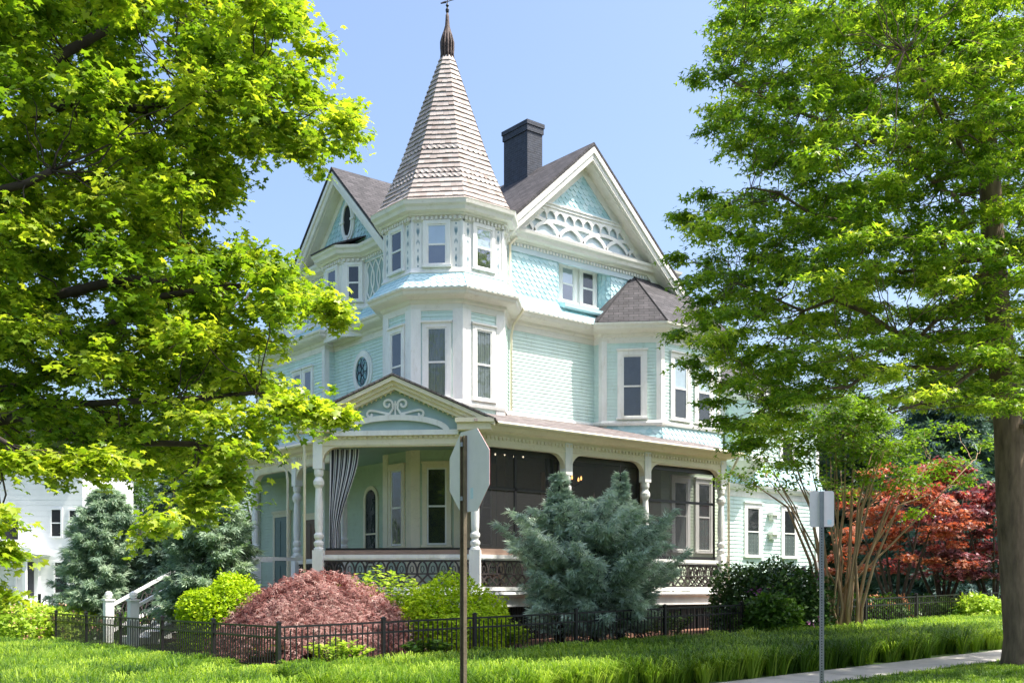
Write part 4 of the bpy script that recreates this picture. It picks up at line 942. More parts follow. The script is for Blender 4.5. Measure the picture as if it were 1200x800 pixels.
def inpoly(x, y, P):
    c = False; j = len(P)-1
    for i in range(len(P)):
        if (P[i][1] > y) != (P[j][1] > y) and x < (P[j][0]-P[i][0])*(y-P[i][1])/(P[j][1]-P[i][1])+P[i][0]: c = not c
        j = i
    return c
def bez(a, b, sag, n=6):
    a, b = Vector(a), Vector(b); m_ = (a+b)/2+Vector((0,0,sag)); return [a*(1-t)**2+m_*2*t*(1-t)+b*t*t for t in [k/n for k in range(n+1)]]
def leafy_tree(name, label, cat, base, limbs, clusters, tmpl, lm, bark, lsize, leaves, twigs, group=None, flat=.7, up=1., near_scale=None, jitter=.16, twig_r=.006):
    """limbs: list of (points, radii). clusters: list of (centre, radius, rnd bias)"""
    root = empty(name, base); tag(root, label, cat, group)
    tb = MB(); lp = []
    for pts, rr in limbs:
        tube(tb, pts, rr, 9)
        for i, p in enumerate(pts): lp.append((Vector(p), rr[i] if isinstance(rr, (list,tuple)) else rr))
    keep(tb.build('trunk', bark, None, True), root)
    P, N_, Fw, Rn = [], [], [], []; bb = MB(); anchors = [p for p, r in lp if r < .3] or [p for p, r in lp]
    for (c, rad_, bias) in clusters:
        c = Vector(c); a = min(anchors, key=lambda q: (q-c).length_squared + (0 if q.z < c.z+.3 else 2) + 4*max(0, c.z-q.z-.7))
        L = (a-c).length; pts = [p_ if k_ in (0, 6) else p_+Vector((random.gauss(0,.035*L), random.gauss(0,.035*L), random.gauss(0,.035*L))) for k_, p_ in enumerate(bez(a, c, -.08*L, 6))]; tube(bb, pts, [max(twig_r, .005+.0042*L*(1-k/6)) for k in range(7)], 5)
        out = (c-a); out.z *= .3; out = out.normalized() if out.length > .01 else Vector((1,0,0))
        for t in range(twigs):
            d = Vector((random.gauss(0,1), random.gauss(0,1), random.gauss(0,1)*flat)) + out*.55; d.normalize(); l = rad_*random.uniform(.55,1.15)
            s = c - d*rad_*.12; e = c + Vector((d.x*l, d.y*l, d.z*l*flat - .10*l)); tp = bez(s, e, .10*l, 4)
            if t % 2 == 0: tube(bb, tp, [twig_r*1.2, twig_r, twig_r*.8, twig_r*.6, twig_r*.4], 3, False)
            m_ = leaves
            tt = np.random.default_rng(random.randrange(1<<30)).random(m_)*.9+.15
            for q in tt:
                k = min(3.999, q*4); i = int(k); p = tp[min(3,i)].lerp(tp[min(4,i+1)], k-i)
                P.append((p.x+random.gauss(0,jitter*.7), p.y+random.gauss(0,jitter*.7), p.z+random.gauss(0,jitter*.5)-.03)); N_.append((random.gauss(0,.55)+d.x*.25, random.gauss(0,.55)+d.y*.25, up)); Fw.append((d.x+random.gauss(0,.8), d.y+random.gauss(0,.8), -.35)); Rn.append(bias+random.gauss(0,.22))
    keep(bb.build('branches', bark, None, True), root)
    sz = lsize*RNG.uniform(.65,1.2,len(P)); cloud('foliage', P, N_, sz, tmpl, lm, root, Fw, np.array(Rn)); return root

# ---- big maple at the left (crown overhangs the frame, trunk stands outside it)
lb = Vector((1.0, 14.6, gz(1,14.6)))
polyL = [(-420,-420), (330,-420), (330,-60), (318,0), (360,45), (368,90), (400,128), (385,165), (330,190), (285,200), (262,236), (225,262), (222,290), (262,302), (300,300), (345,332), (368,348), (330,372), (282,392), (272,432), (340,466), (372,478), (330,500), (285,515), (255,560), (235,590), (190,572), (150,545), (105,535), (60,532), (30,535), (-40,540), (-420,540)]
cl = []
tries = 0
while len(cl) < 640 and tries < 60000:
    tries += 1; x = random.uniform(-430, 390); y = random.uniform(-380, 600)
    if not inpoly(x, y, polyL): continue
    t = random.uniform(10.2, 16.) if x < 150 else random.uniform(10.5, 14.5)
    p = at(x, y, t)
    if (x > -60 and y > -40 or random.random() < .3) and all((p-q[0]).length > .42 for q in cl): cl.append((p, random.uniform(.38,.62), .5+random.uniform(-.25,.25)))
for (x, y, t, r) in ((385,140,12,.42), (402,128,12,.25), (360,60,12.3,.45), (330,15,12.5,.45), (350,175,12,.4), (300,300,11.5,.38), (340,335,11.5,.40), (378,352,11.4,.26), (395,368,11.4,.14), (300,395,11.3,.4), (340,470,10.8,.34), (372,480,10.8,.26), (395,486,10.7,.16), (300,480,10.8,.42), (255,215,12.5,.3), (245,330,12,.5), (285,440,11,.4), (230,590,10.5,.42), (260,560,10.8,.3), (195,610,10.,.38), (20,535,9.8,.34), (62,540,10,.36), (100,545,10,.34), (-2,640,9.6,.26), (-6,600,9.5,.28), (120,535,10.2,.4), (-10,690,9.6,.26)):
    cl.append((at(x, y, t), r, .7))
def lp3(a, b, n=5, sag=.3):
    L = (Vector(b)-Vector(a)).length; return [p if k in (0, n) else p+Vector((random.gauss(0,.02*L), random.gauss(0,.02*L), random.gauss(0,.02*L))) for k, p in enumerate(bez(a, b, sag, n))]
limbsL = [([lb+Vector((0,0,-.2)), lb+Vector((0,0,1)), lb+Vector((.1,0,3)), lb+Vector((.2,0,6)), lb+Vector((.3,.1,9)), lb+Vector((.3,.2,12))], [.42,.34,.3,.24,.15,.05])]
o_ = lambda z: lb+Vector((.15,0,z))
for z, tgt, r in ((3.0, at(120,430,11.5), .11), (3.6, at(230,520,11), .09), (4.2, at(200,330,12), .12), (6.7, at(300,110,12.3), .10), (6., at(200,0,12.5), .12), (7., at(280,-120,13), .11), (8., at(100,-250,12), .1), (4.5, at(60,200,10.5), .10), (3.2, at(10,520,9.8), .07), (5.5, at(-150,0,10), .1), (6.5, at(-300,-150,14), .1), (5, at(-250,100,15), .1), (3.5, at(340,330,11.5), .08), (3.4, at(300,460,11), .07)):
    pts = lp3(o_(z), tgt, 8, .6); limbsL.append((pts, [r*(1-.085*k) for k in range(9)]))
leafy_tree('maple_tree', 'broad green maple filling the left of the view, its bright leaves close to the camera', 'tree', lb, limbsL, cl, MAPLE, 'maple_leaf', 'dark_bark', .064, 29, 9, jitter=.10, twig_r=.004)

# ---- street tree at the right
rb = Vector((22.5, 10.75, 0)); rb.z = gz(rb.x, rb.y)
polyR = [(1560,-60), (1400,-200), (1200,-330), (1060,-300), (960,-160), (870,-70), (850,20), (832,62), (845,110), (835,150), (880,185), (905,215), (840,240), (802,262), (840,292), (804,340), (828,375), (803,392), (850,425), (845,470), (865,505), (905,512), (950,470), (1010,462), (1080,470), (1150,480), (1250,480), (1400,520), (1600,400)]
cl = []; tries = 0
while len(cl) < 900 and tries < 80000:
    tries += 1; x = random.uniform(790, 1650); y = random.uniform(-450, 520)
    if not inpoly(x, y, polyR): continue
    t = random.uniform(18.5, 27) if x > 950 else random.uniform(20, 25)
    p = at(x, y, t)
    if (x < 1260 and y > -60 or random.random() < .18) and all((p-q[0]).length > .60 for q in cl): cl.append((p, random.uniform(.5,.8), .42+random.uniform(-.25,.25)+(.15 if y > 330 else 0)))
for (x, y, t, r) in ((822,88,22,.4), (850,20,22,.5), (838,150,22,.5), (800,250,22,.4), (830,225,22,.5), (815,330,22,.6), (802,390,22,.45), (812,425,21.7,.45), (830,440,21.7,.5), (800,300,22,.4), (850,490,21.5,.5), (885,515,21.5,.45), (1150,120,20.5,.7), (1160,200,20.4,.7), (1150,40,20.5,.7), (1170,290,20.3,.6), (1140,350,20.3,.7), (1165,60,20.,.6), (840,470,21.5,.5), (870,520,21.5,.5), (830,350,22,.5), (850,400,21,.5)):
    cl.append((at(x, y, t), r, .4))
tr = [rb+Vector((0,0,-.2)), rb+Vector((0,0,.15)), rb+Vector((0,0,.6)), at(1186,600,22.5), at(1182,500,22.5), at(1172,400,22.5), at(1164,300,22.5), at(1160,200,22.4), at(1150,100,22.4), at(1135,0,22.4), at(1120,-150,22.4), at(1110,-330,22.4)]
limbsR = [(tr, [.50,.40,.35,.31,.29,.27,.24,.21,.17,.13,.09,.04])]
for i, tgt, r in ((5, at(860,330,22), .12), (6, at(880,220,21.5), .12), (6, at(1000,420,20), .10), (7, at(850,90,22), .12), (8, at(900,-20,23), .1), (9, at(980,-150,22), .09), (5, at(900,470,21.5), .09), (5, at(1040,480,20), .08), (7, at(1350,100,21), .12), (6, at(1450,300,24), .12), (8, at(1400,-150,23), .1), (6, at(1080,150,26.5), .1), (7, at(1060,60,19), .1), (5, at(1120,420,26.5), .09), (9, at(1250,-300,21), .07), (7, at(980,170,21), .09), (6, at(960,300,23), .1), (4, at(1330,430,20), .08)):
    pts = lp3(tr[i], tgt, 8, -.5); limbsR.append((pts, [r*.72*(1-.10*k) for k in range(9)]))
leafy_tree('oak_tree', 'tall street tree with a thick brown trunk at the right edge beside the sidewalk', 'tree', rb, limbsR, cl, OAK, 'oak_leaf', 'bark', .115, 17, 11, jitter=.11, twig_r=.006, flat=.36)

# ---- crape myrtle with many bare stems
cb = at(985, 720, 29.5); cb.z = gz(cb.x, cb.y); limbs = []; cl = []
Rv = Vector((CA,-SA,0)); Dv = Vector((SA,CA,0))
for k in range(25):
    a = (k-12)/12; dd = random.uniform(-.5,.5); r = random.uniform(.028,.052)
    p0 = cb+Rv*(a*.42)+Dv*dd*.4; tx = a*1.8+random.uniform(-.25,.25); h = 5.4-abs(a)*1.0+random.uniform(-.5,.4)
    pts = [p0+Vector((0,0,-.1)), p0+Rv*tx*.06+Vector((0,0,.8)), p0+Rv*tx*.22+Dv*dd*.3+Vector((0,0,2.1)), p0+Rv*tx*.52+Dv*dd*.7+Vector((0,0,3.6)), p0+Rv*tx*.95+Dv*dd*1.3+Vector((0,0,h))]
    pts = [p+Vector((random.gauss(0,.07), random.gauss(0,.07), 0)) for p in pts]
    limbs.append((pts, [r*1.25, r, r*.85, r*.6, r*.3]))
    for q in range(3): cl.append((pts[-1]+Rv*random.uniform(-.7,.7)+Dv*random.uniform(-.8,.8)+Vector((0,0,random.uniform(-.3,1.6))), random.uniform(.5,.8), .6+random.uniform(-.2,.2)))
for (x, y, t) in ((900,520,28), (880,505,28), (930,540,28), (1010,560,29), (1060,565,29), (1100,545,29), (1130,560,30), (1150,520,30), (1075,600,30), (1050,520,29), (950,500,29), (1120,500,30), (1000,500,28)): cl.append((at(x,y,t), .55, .85))
for x in (900, 1090, 1140): limbs.append((bez(cb+Vector((0,0,1.2)), at(x, 540, 29), -.1, 5), [.035,.03,.026,.022,.016,.01]))
leafy_tree('crape_myrtle', 'many-stemmed crape myrtle with smooth tan stems fanning up behind the fence', 'tree', cb, limbs, cl, LEAF, 'myrtle_leaf', 'smooth_bark', .12, 18, 9, jitter=.14)

# ---- conifers
def conifer(name, label, base, h, rw, m, nbr=260, needles=70, size=.11, shape=None, droop=.0, tmpl=NEEDLE, lift=.35, lean=(0,0), group=None, cat='tree', tl=1.):
    base = Vector(base); root = empty(name, base); tag(root, label, cat, group)
    mb = MB(); top = base+Vector((lean[0],lean[1],h*.96)); tube(mb, [base-Vector((0,0,.1)), base.lerp(top,.5), top], [.05*h**.5+.03, .03*h**.5, .01], 7); keep(mb.build('trunk', 'dark_bark', None, True), root)
    P, N_, Fw, Rn = [], [], [], []; bb = MB()
    for i in range(nbr):
        t = (i+.5)/nbr; z = h*(.03+.95*t); prof = shape(t) if shape else (1-t)**.75
        a = i*2.399+random.uniform(-.5,.5); L = rw*prof*random.uniform(.72,1.12)
        s = base.lerp(top, .03+.93*t); d = Vector((math.cos(a), math.sin(a), lift*random.uniform(.5,1.4))); e = s+Vector((d.x*L, d.y*L, d.z*L-droop*L*L))
        pts = bez(s, e, -.05*L, 4); tube(bb, pts, [.02,.014,.01,.007,.004], 3, False); bias = .5+random.gauss(0,.16)
        m_ = int(needles*(.4+L/rw))
        for q in range(m_):
            k = (random.random()**.6)*.92+.08; p = s.lerp(e, k)+Vector((0,0,-.1*L*k*(1-k)))
            wd = .26*tl*(.35+ (1-k)*.9)*min(1., L); off = Vector((random.gauss(0,wd), random.gauss(0,wd), random.gauss(0,wd*.45)-.03))
            P.append(p+off); f = Vector((d.x,d.y,lift*.8-droop*L*2*k))+off.normalized()*.8+Vector((random.gauss(0,.25),)*1+(random.gauss(0,.25), random.gauss(0,.25))); Fw.append(f)
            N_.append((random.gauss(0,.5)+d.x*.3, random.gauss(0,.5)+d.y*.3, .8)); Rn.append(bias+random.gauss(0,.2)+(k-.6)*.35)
    keep(bb.build('branches', 'dark_bark', None), root)
    cloud('needles', [tuple(p) for p in P], N_, size*RNG.uniform(.7,1.35,len(P)), tmpl, m, root, [tuple(f) for f in Fw], np.array(Rn)); return root
p = at(696, 730, 26.4); b = (p.x,p.y,gz(p.x,p.y))
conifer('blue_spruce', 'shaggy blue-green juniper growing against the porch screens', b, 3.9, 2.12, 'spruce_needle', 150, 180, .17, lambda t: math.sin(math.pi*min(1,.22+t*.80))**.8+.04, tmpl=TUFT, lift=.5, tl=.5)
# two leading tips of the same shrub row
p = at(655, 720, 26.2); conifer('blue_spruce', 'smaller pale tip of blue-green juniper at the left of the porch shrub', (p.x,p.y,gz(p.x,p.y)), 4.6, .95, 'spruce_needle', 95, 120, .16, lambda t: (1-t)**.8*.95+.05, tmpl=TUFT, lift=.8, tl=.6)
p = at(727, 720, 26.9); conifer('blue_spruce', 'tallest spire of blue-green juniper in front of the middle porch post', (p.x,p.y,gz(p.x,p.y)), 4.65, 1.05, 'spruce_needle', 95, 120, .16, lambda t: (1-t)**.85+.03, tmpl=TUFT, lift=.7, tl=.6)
p = at(125, 735, 35); conifer('blue_spruce', 'full grey-green juniper standing left of the white steps', (p.x,p.y,gz(p.x,p.y)), 5.2, 1.75, 'dusky_needle', 240, 120, .19, lambda t: (1-t)**.5, tmpl=TUFT, lift=.4, tl=.7, group='junipers beside the steps')
p = at(205, 735, 35.5); conifer('blue_spruce', 'dark juniper rising directly behind the white steps', (p.x,p.y,gz(p.x,p.y)), 5.9, 1.5, 'dark_spruce', 260, 90, .18, lambda t: (1-t)**.5, tmpl=TUFT, lift=.4, group='junipers beside the steps')
p = at(245, 735, 28.3); conifer('blue_spruce', 'tall pale juniper hiding the left end of the porch', (p.x,p.y,gz(p.x,p.y)), 5.9, 1.4, 'dusky_needle', 240, 120, .18, lambda t: (1-t)**.45, tmpl=TUFT, lift=.4, tl=.7, group='junipers beside the steps')

# ---- lace-leaf maple mound
def mound(name, label, base, rx, h, m, n, size, tmpl, cat='shrub', hang=False, lumps=14, group=None, stems='dark_bark', fill=.75, rise=.5, lump_r=.35, up=.7):
    base = Vector(base); root = empty(name, base); tag(root, label, cat, group)
    mb = MB()
    for k in range(7):
        a = k*.9; tube(mb, [base-Vector((0,0,.05)), base+Vector((math.cos(a)*rx*.25, math.sin(a)*rx*.25, h*.45)), base+Vector((math.cos(a)*rx*.6, math.sin(a)*rx*.6, h*.72))], [.03,.02,.008], 5)
    keep(mb.build('stems', stems, None, True), root)
    lum = [(np.array([math.cos(t)*math.sqrt(1-z*z), math.sin(t)*math.sqrt(1-z*z), z]), random.uniform(-.20,.16)) for t, z in [(random.uniform(0,6.28), random.uniform(0,1)) for _ in range(lumps)]]
    d = RNG.normal(size=(n,3)); d[:,2] = np.abs(d[:,2]); d /= np.linalg.norm(d, axis=1, keepdims=True)
    r = fill+(1.02-fill)*RNG.random(n)**.6
    for c, s in lum: r *= 1+s*np.exp(-((d-c)**2).sum(1)/(lump_r**2))
    sp_ = RNG.integers(0, n, 90); bump_ = np.ones(n)
    for q in sp_[:90]: bump_ += .10*np.exp(-((d-d[q])**2).sum(1)/.006)*RNG.random()
    q_ = np.sqrt(1-np.abs(d[:,2])**2.8)/np.maximum(1e-3, np.sqrt(1-d[:,2]**2)); P = d*(r*bump_)[:,None]*np.array([rx,rx,h])*np.stack([q_,q_,np.ones(n)],1); P += np.array(base); P[:,2] = np.maximum(P[:,2], base.z+.03)
    lay = .5+.28*np.sin(d[:,0]*7+d[:,2]*17+3*np.sin(d[:,1]*6))
    if hang:
        Fw = d*np.array([1,1,.2])+RNG.normal(size=(n,3))*.35; Fw[:,2] -= .9; N_ = d+RNG.normal(size=(n,3))*.45
    else:
        Fw = d+RNG.normal(size=(n,3))*.5; Fw[:,2] += rise; N_ = RNG.normal(size=(n,3))*.6+np.array([0,0,up])+d*.4
    cloud('foliage', P, N_, size*RNG.uniform(.6,1.3,n), tmpl, m, root, Fw, lay*.6+RNG.normal(size=n)*.18+.2); return root
def lace(name, label, base, rx, h):
    base = Vector(base); root = empty(name, base); tag(root, label, 'tree')
    mb = MB(); bb = MB(); P, N_, Fw, Rn = [], [], [], []
    tube(mb, [base-Vector((0,0,.1)), base+Vector((.1,0,.5)), base+Vector((.05,.1,h*.75))], [.09,.07,.04], 8); keep(mb.build('trunk', 'dark_bark', None, True), root)
    for i in range(640):
        a = random.uniform(0,6.283); q = math.sqrt(random.random()); r0 = rx*q*.85
        lump = 1+.05*math.sin(a*5+1)+.06*math.sin(a*9)+random.choice((-.14,0,0,.05))
        zt = h*(1-.80*(r0/rx)**2.0)*random.uniform(.86,1.04)*lump; s = base+Vector((math.cos(a)*r0, math.sin(a)*r0, zt)); L = random.uniform(.45,.8); bias = random.gauss(.5,.2)
        e = s+Vector((math.cos(a)*L*.75, math.sin(a)*L*.75, -L*(.35+.65*q)))
        if e.z < base.z+.05: e.z = base.z+.05
        tp = bez(s, e, .16, 4)
        if i % 2 == 0: tube(bb, [base+Vector((0,0,h*.6)), base.lerp(s,.6)+Vector((0,0,h*.3*.5)), s], [.012,.008,.005], 3, False)
        for k in range(85):
            t = random.random(); j = min(3, int(t*4)); p = tp[j].lerp(tp[j+1], t*4-j); g = .10
            P.append((p.x+random.gauss(0,g), p.y+random.gauss(0,g), p.z+random.gauss(0,.05))); Fw.append((math.cos(a)+random.gauss(0,.5), math.sin(a)+random.gauss(0,.5), -.7-.5*q+random.gauss(0,.3)))
            N_.append((math.cos(a)*q+random.gauss(0,.5), math.sin(a)*q+random.gauss(0,.5), .8)); Rn.append(bias+random.gauss(0,.18))
    keep(bb.build('branches', 'dark_bark'), root); cloud('foliage', P, N_, .105*RNG.uniform(.7,1.3,len(P)), LACE, 'lace_leaf', root, Fw, np.array(Rn))
p = at(378, 780, 24.2); lace('lace_leaf_maple', 'low weeping laceleaf maple with dusty pink-red foliage behind the fence corner', (p.x,p.y,gz(p.x,p.y)), 2.35, 1.72)
p = at(528, 750, 24.3); mound('golden_yew', 'rounded golden-green clipped shrub right of the pink laceleaf maple', (p.x,p.y,gz(p.x,p.y)), 1.25, 1.62, 'gold_yew', 16000, .085, LEAF, group='rounded yellow-green shrubs', lump_r=.3, lumps=22)
p = at(262, 750, 27.); mound('golden_yew', 'taller upright yellow-green shrub left of the pink laceleaf maple', (p.x,p.y,gz(p.x,p.y)), 1.12, 1.95, 'gold_yew', 14000, .10, LEAF, group='rounded yellow-green shrubs', lump_r=.3, lumps=22)
p = at(448, 745, 25.); 
def stemmy(name, label, base, n, h, sp, m, size, group=None, lp_=26):
    base = Vector(base); root = empty(name, base); tag(root, label, 'shrub', group); mb = MB(); P, N_, Fw = [], [], []
    for k in range(n):
        a = random.uniform(0,6.28); r = sp*math.sqrt(random.random()); hh = h*random.uniform(.7,1.05)*(1-.25*r/sp); tp = bez(base+Vector((math.cos(a)*r*.4, math.sin(a)*r*.4, 0)), base+Vector((math.cos(a)*r, math.sin(a)*r, hh)), .1, 5); tube(mb, tp, [.012,.01,.009,.007,.005,.003], 4)
        for q in range(lp_):
            t = .25+.75*(q/lp_); j = min(4, int(t*5)); p_ = tp[j].lerp(tp[min(5,j+1)], t*5-j); b = q*2.4+a; P.append(tuple(p_)); Fw.append((math.cos(b), math.sin(b), .35+t*.5)); N_.append((-math.cos(b)*.4+random.gauss(0,.2), -math.sin(b)*.4+random.gauss(0,.2), 1))
    keep(mb.build('stems', 'dark_bark', None), root); cloud('foliage', P, N_, size*RNG.uniform(.7,1.2,len(P)), LEAF, m, root, Fw); return root
stemmy('leafy_shrub', 'loose lime-green leafy shrub between the laceleaf maple and the porch railing', (p.x,p.y,gz(p.x,p.y)), 70, 2.1, 1.15, 'lime_leaf', .17)
# shrubs along the bed
p = at(395, 772, 20.6); stemmy('leafy_shrub', 'small pale green plant under the skirt of the pink laceleaf maple', (p.x,p.y,gz(p.x,p.y)), 26, .62, .8, 'lime_leaf', .12)
p = at(500, 768, 21.6); stemmy('leafy_shrub', 'low green plant between the laceleaf maple and the golden shrub', (p.x,p.y,gz(p.x,p.y)), 22, .5, .6, 'mid_leaf', .12)
p = at(603, 750, 24.5); stemmy('leafy_shrub', 'small yellow-leaved plant in the mulch beside the porch skirting', (p.x,p.y,gz(p.x,p.y)), 16, .7, .45, 'lime_leaf', .13)
p = at(770, 745, 27.5); stemmy('leafy_shrub', 'dark green ground plant below the right end of the porch', (p.x,p.y,gz(p.x,p.y)), 36, .8, 1.3, 'mid_leaf', .14)
def rhodo(px, py, t, rx, h, label, n=9000, m='dark_leaf', fl=0, fm='pink_petal', fc='flowers', size=.14):
    p = at(px, py, t); b = (p.x, p.y, gz(p.x,p.y)); root = mound('rhododendron' if m == 'dark_leaf' else 'garden_shrub', label, b, rx, h, m, n, size, LEAF, lumps=20, lump_r=.4, fill=.45)
    if fl:
        for k in range(fl):
            P, N_ = [], []; a = random.uniform(0,6.28); z = random.uniform(.15,.95); q = math.sqrt(1-z*z); c = Vector(b)+Vector((math.cos(a)*rx*q, math.sin(a)*rx*q, h*z))
            for j in range(14): P.append((c.x+random.gauss(0,.05), c.y+random.gauss(0,.05), c.z+random.gauss(0,.05))); N_.append((random.gauss(0,1), random.gauss(0,1), random.gauss(0,1)+.5))
            cloud('blossom', P, N_, .075*RNG.uniform(.7,1.3,len(P)), LEAF, fm, root)
    return root
rhodo(882, 735, 30.5, 1.35, 2.15, 'dark glossy rhododendron at the corner of the porch', 9000)
rhodo(925, 735, 29.6, 1.3, 1.9, 'dark rhododendron with a few mauve-pink flowers beside the small sign', 9000, fl=12)
rhodo(905, 738, 28.2, .8, 1.1, 'mid-green shrub in front of the dark rhododendrons', 5000, 'mid_leaf')
# azaleas at the left
for (px, t, rx, h, l) in ((20,31,1.3,1.3,'flowering azalea with salmon and yellow tones at the far left behind the fence'), (75,34,1.2,1.1,'flowering azalea near the garden gate left of the steps')):
    rhodo(px, 745, t, rx, h, l, 5000, 'lime_leaf', 55, 'azalea_petal')
rhodo(150, 740, 33, 1.1, .7, 'low azalea with pink blossom at the foot of the white newel posts', 3500, 'mid_leaf', 40, 'azalea_petal')
# right hand garden
p = at(1062, 715, 38); b = Vector((p.x,p.y,gz(p.x,p.y)))
def jmaple(name, label, px, t, h, w, m, n, bias=.5, px0=None):
    c = at(px, 715, t); b = Vector((c.x,c.y,gz(c.x,c.y))); limbs = []; cl = []
    for k in range(6):
        a = (k-2.5)/2.5; e = b+Rv*a*w*.6+Dv*random.uniform(-.6,.6)+Vector((0,0,h*random.uniform(.6,.8))); pts = bez(b, e, -.1*h, 6); pts[0] = b-Vector((0,0,.1)); limbs.append((pts, [.09,.075,.06,.05,.04,.03,.02]))
    for k in range(n):
        z = random.uniform(.30,1.); q = math.sin(math.pi*min(1,z*.85+.12))**.6
        cl.append((b+Rv*random.uniform(-1,1)*w*q+Dv*random.uniform(-1,1)*w*.7*q+Vector((0,0,h*z)), random.uniform(.45,.75), bias+random.uniform(-.3,.3)))
    leafy_tree(name, label, 'tree', b, limbs, cl, MAPLE, m, 'dark_bark', .10, 15, 7, flat=.3, jitter=.12)
jmaple('japanese_maple', 'orange-red Japanese maple behind the bare stems of the crape myrtle', 1050, 36, 5.2, 2.2, 'orange_leaf', 52)
jmaple('japanese_maple', 'bright red Japanese maple in the middle of the right-hand garden', 1105, 38, 5.6, 2.2, 'red_leaf', 56)
jmaple('japanese_maple', 'dark purple Japanese maple partly hidden by the thick trunk', 1165, 37, 4.8, 2.3, 'purple_leaf', 60)
rhodo(1040, 712, 35, 1.0, .9, 'orange flowering azalea under the Japanese maples', 3000, 'mid_leaf', 45, 'orange_petal')
rhodo(1152, 712, 35, 1.0, .95, 'yellow-green shrub near the end of the fence', 4000, 'lime_leaf')
rhodo(1095, 714, 36, 1.5, .75, 'low green fern-like shrub under the red maple', 5000, 'mid_leaf')
rhodo(1000, 714, 37, 1.4, .9, 'low dark shrub behind the crape myrtle stems', 4500, 'mid_leaf')
# dark evergreens behind the right garden, weeping cedar
p = at(1110, 720, 46); conifer('weeping_cedar', 'blue-green weeping conifer rising behind the red maples', (p.x,p.y,gz(p.x,p.y)), 11., 4.2, 'weeping_needle', 300, 90, .38, lambda t: (1-t)**.55, droop=.11, tmpl=TUFT, lift=.25, tl=1.8)
for (px, t, h, w, l) in ((1010,52,11,3.4,'dark evergreen tree behind the crape myrtle'), (1190,50,12,4.,'dark evergreen tree behind the thick street trunk'), (1290,50,12,4,'dark evergreen tree beyond the right edge of the view'), (960,60,12,3.4,'dark evergreen tree behind the rear wing')):
    p = at(px, 720, t); conifer('evergreen_tree', l, (p.x,p.y,gz(p.x,p.y)), h, w, 'dark_needle', 260, 60, .42, lambda t: (1-t)**.6, tmpl=TUFT, lift=.2, tl=1.8, group='dark evergreens behind the garden')
# broadleaf trees behind, left of the house
def back_tree(px, t, h, w, label, n=46, group='trees far behind the garden'):
    c = at(px, 720, t); b = Vector((c.x,c.y,gz(c.x,c.y))); limbs = [([b-Vector((0,0,.2)), b+Vector((0,0,h*.4)), b+Vector((0,0,h*.9))], [.3,.22,.06])]; cl = []
    for k in range(5): limbs.append((bez(b+Vector((0,0,h*.35)), b+Vector((random.uniform(-1,1)*w*.6, random.uniform(-1,1)*w*.6, h*.75)), .2, 5), [.12,.1,.08,.06,.05,.03]))
    for k in range(n):
        z = random.uniform(.28,1.); q = math.sin(math.pi*(z*.85+.1)); a = random.uniform(0,6.28); r = w*q*math.sqrt(random.random()); cl.append((b+Vector((math.cos(a)*r, math.sin(a)*r, h*z)), random.uniform(1.,1.5), .5+random.uniform(-.25,.25)))
    leafy_tree('shade_tree', label, 'tree', b, limbs, cl, LEAF, 'far_leaf', 'dark_bark', .34, 10, 9, group=group, jitter=.3)
back_tree(300, 75, 10.5, 5, 'green shade tree behind the left corner of the house')
back_tree(165, 85, 9.5, 5, 'green shade tree behind the junipers')
back_tree(-60, 70, 12, 6, 'green shade tree at the far left edge beyond the white house')
back_tree(1120, 75, 17, 7, 'tall shade tree far behind the red maples')
back_tree(1000, 80, 15, 6, 'tall shade tree far behind the crape myrtle')

